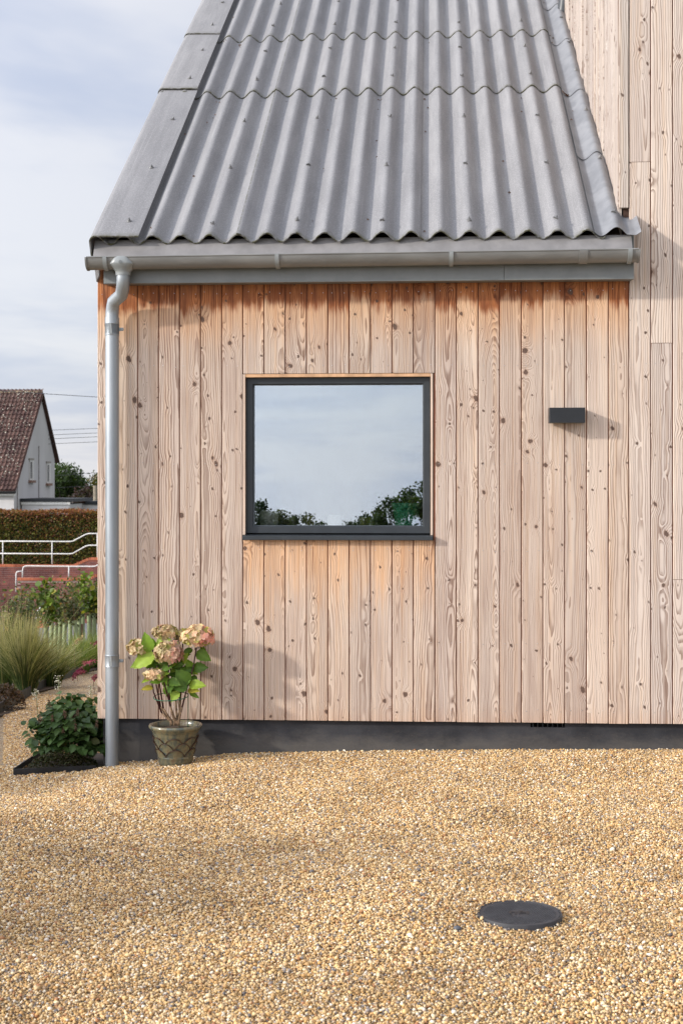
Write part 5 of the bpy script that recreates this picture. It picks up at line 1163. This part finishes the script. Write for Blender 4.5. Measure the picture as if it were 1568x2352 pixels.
btree(226, 1086, 90, 1.6, label='yellowing tree half hidden by the house corner', pal=[((.16, .13, .03), 2), ((.10, .11, .03), 2), ((.2, .13, .05), 1)], n=3500, leaf=.17); btree(212, 1116, 86, 1.4, label='dark purple shrubby tree beside the wooden pole', pal=[((.06, .03, .03), 2), ((.05, .045, .025), 1)], n=3000, leaf=.16); btree(270, 1070, 100, 3.0, label='tall green tree behind the timber house', pal=TG1, n=4000, leaf=.24); btree(-40, 1060, 105, 3.4, label='green tree beyond the white house roof', pal=TG1, n=3500, leaf=.26)
q = at(219, 1115, d=84); ob('utility_pole', MB().tube([(0, 0, 0), (0, 0, q.z + 4)], [.14, .12], 10).mesh('utility_pole', mat('weathered pole', (.30, .26, .20), .9)), None, (q.x, q.y, -4), label='weathered wooden pole above the garage roof', cat='utility pole')

# overhead cables
M_CABLE = mat('black cable', (.05, .05, .06), .6)
def cable(x0, y0, x1, y1, label, d=60, r=.011):
    a, b = at(x0, y0, d=d), at(x1, y1, d=d); dv = b - a; A_, B_ = a - dv * 6, b + dv * 4; n = 24; S = []
    for k in range(n + 1):
        t = k / n; S.append(A_.lerp(B_, t) - A_)
    ob('overhead_cable', MB().tube(S, r, 6).mesh('overhead_cable', M_CABLE, True), None, A_, label=label, cat='cable', group='overhead cables')
cable(0, 897.7, 223, 911.7, 'topmost overhead cable touching the white house ridge', r=.012)
for (x0, y0, x1, y1, l) in ((114, 988, 223, 983.7, 'highest of the close set cables right of the gable'), (117, 998.7, 223, 994.3, 'second of the close set cables right of the gable'), (119, 1007.7, 223, 1003, 'third of the close set cables right of the gable'), (122, 1019, 223, 1014.7, 'lowest of the close set cables right of the gable')): cable(x0, y0, x1, y1, l, d=72, r=.011)
cable(126, 1092.7, 223, 1085.7, 'thin cable crossing just above the background trees', d=76, r=.009); cable(126, 1120.7, 223, 1114.7, 'thin lowest cable crossing in front of the background trees', d=76, r=.009)

# ------------------------------------------------------------------ trees across the valley that the window mirrors, and the tree whose shade falls on the drive
def mtree(px, pyt, D, rx, label, pal=TG1, n=6000, leaf=.3, **kw):
    q = at(px, pyt, Y=D); b = (q.x, -D, ground_z(q.x, -D)); return tree('valley_tree', b, q.z, rx, label, pal, n, leaf, seed=int(px * 3 + pyt), **kw)
for (px, py, D, rx, lab, pal_) in ((560, 1118, 92, 1.9, 'tree mirrored at the very left edge of the window', TG1), (606, 1150, 95, 1.3, 'tree mirrored behind the patterned pot', TG1), (642, 1172, 98, 1.3, 'low round tree mirrored beside the patterned pot', TG2), (672, 1184, 100, 1.3, 'low tree mirrored above the olive mug', TG1), (706, 1180, 98, 1.4, 'broad low tree mirrored in the left half of the window', TG2), (738, 1198, 104, 1.4, 'smallest tree mirrored left of the white cup', TG1), (806, 1196, 104, 1.4, 'smallest tree mirrored right of the white cup', TG2), (836, 1180, 100, 1.4, 'low tree mirrored right of the window middle', TG1), (866, 1164, 97, 1.4, 'mid height tree mirrored left of the green pot', TG2), (900, 1142, 95, 1.5, 'taller tree mirrored just left of the green pot', TG1), (934, 1120, 92, 1.5, 'tall tree mirrored above the green pot', TG1), (972, 1104, 90, 1.7, 'tallest tree mirrored at the right edge of the window', TG2), (1030, 1108, 95, 2.2, 'tree beyond the right edge of the mirrored view', TG1)):
    mtree(px, py, D, rx, lab, pal_, n=4200, leaf=.19, low=.1, blobs=12)
tree('shade_tree', (-9.05, -6.2, ground_z(-9.05, -6.2)), 3.6, .80, 'small leafy tree left of the camera that shades the drive', TG1, 13000, .11, blobs=9, trunk=.03, seed=5, low=.6)
bh = empty('added_shade_hedge', (-5.55, .4, ground_z(-5.55, .4)), label='unseen leafy hedge added beyond the left bed to shade the corner bed', cat='hedge')  # out-of-view hedge, added only to throw shade on path and corner bed
n = 15000; P = np.column_stack([rng.normal(0, .20, n), rng.uniform(-2.9, 2.9, n), rng.uniform(0, 1.72, n)]); P[:, 2] *= 1 + .05 * np.sin(P[:, 1] * 2.3)
ob('foliage', scatter('foliage', QUAD_V, QUAD_F, P, rots(n, upbias=.1), rng.uniform(.06, .10, n), pick(n, TG1), M_LEAFA), bh, kind='stuff')
for k in range(9): ob('stem', MB().tube([(0, -2.6 + .65 * k, -.1), (.03, -2.58 + .65 * k, 1.5)], [.02, .008], 6).mesh('stem', M_BARK), bh)
# ------------------------------------------------------------------ things on the window board
SZ = GZ0 - .012
def inside(px, py, Y): 
    p = at(px, py, Y=Y); return (p.x, Y, SZ)
M_GP = mat('green glazed pot', (.10, .50, .27), .25, var=.2, vscale=25, col2=(.05, .30, .15)); M_WP2 = mat('white ribbed ceramic', (.62, .60, .55), .4); M_OL = mat('olive glazed mug', (.22, .20, .05), .35); M_MUG = mat('dark stoneware', (.10, .085, .06), .4)
gpot = empty('green_pot', inside(933, 1200, .22), label='green glazed plant pot behind the window at right', cat='plant pot')
ob('vessel', MB().lathe([(.052, 0), (.058, .003), (.066, .06), (.075, .105), (.079, .112), (.079, .125), (.074, .127), (.070, .118), (.062, .03), (.0001, .03)], 32).mesh('vessel', M_GP, 40), gpot)
P = np.column_stack([rng.normal(0, .04, 60), rng.normal(0, .03, 60), rng.uniform(.12, .18, 60)]); ob('foliage', scatter('foliage', LEAF_V, LEAF_F, P, rots(60, upbias=.4), rng.uniform(.03, .05, 60), pick(60, [((.07, .13, .03), 2), ((.2, .25, .05), 1)]), M_LEAFA), gpot, kind='stuff')
kp = empty('patterned_pot', inside(618, 1200, .20), label='pale diamond patterned pot behind the window at left', cat='pot')
ob('vessel', MB().lathe([(.036, 0), (.043, .01), (.047, .045), (.046, .08), (.042, .086), (.039, .084), (.042, .05), (.0001, .02)], 28).mesh('vessel', M_WP2, 40), kp)
dm = MB()
for s_ in (1, -1):
    for k in range(16):
        pts = [((.0475 - abs(t / 8 - .5) * .006) * math.cos(2 * math.pi * k / 16 + s_ * t * .12), (.0475 - abs(t / 8 - .5) * .006) * math.sin(2 * math.pi * k / 16 + s_ * t * .12), .006 + t * .0095) for t in range(9)]; dm.tube(pts, .0012, 4)
ob('diamond_ribs', dm.mesh('diamond_ribs', M_WP2), kp, kind='stuff')
def mug(px, Y, r, h, m, label, name='mug'):
    o = empty(name, inside(px, 1200, Y), label=label, cat=name.replace('_', ' ')); ob('body', MB().lathe([(r * .85, 0), (r, .006), (r, h), (r * .93, h), (r * .9, .01), (.0001, .008)], 26).mesh('body', m, 40), o)
    if name == 'mug': ob('handle', MB().tube([(-r * math.cos(a) * .35 - r * .98 - r * .3 * math.sin(a * 1) , 0, h * .5 + h * .3 * math.cos(a)) for a in [math.pi * k / 8 for k in range(9)]], .004, 6).mesh('handle', m, True), o)
mug(672, .2, .034, .055, M_MUG, 'dark stoneware mug behind the window beside patterned pot'); mug(708, .22, .030, .062, M_OL, 'olive mug behind the window left of centre'); mug(770, .2, .040, .062, M_WP2, 'white textured cup behind the middle of window', 'cup'); mug(838, .22, .030, .05, M_OL, 'small olive beaker behind the window left of green pot', 'beaker')
M_CLEAR = bpy.data.materials.new('clear glass'); M_CLEAR.use_nodes = True; pb_ = M_CLEAR.node_tree.nodes['Principled BSDF']; pb_.inputs['Transmission Weight'].default_value = 1.0; pb_.inputs['Roughness'].default_value = .02
mug(852, .26, .018, .13, M_CLEAR, 'tall clear glass behind the window right of centre', 'glass'); mug(648, .27, .028, .12, M_CLEAR, 'clear glass jug behind the window near patterned pot', 'jug')
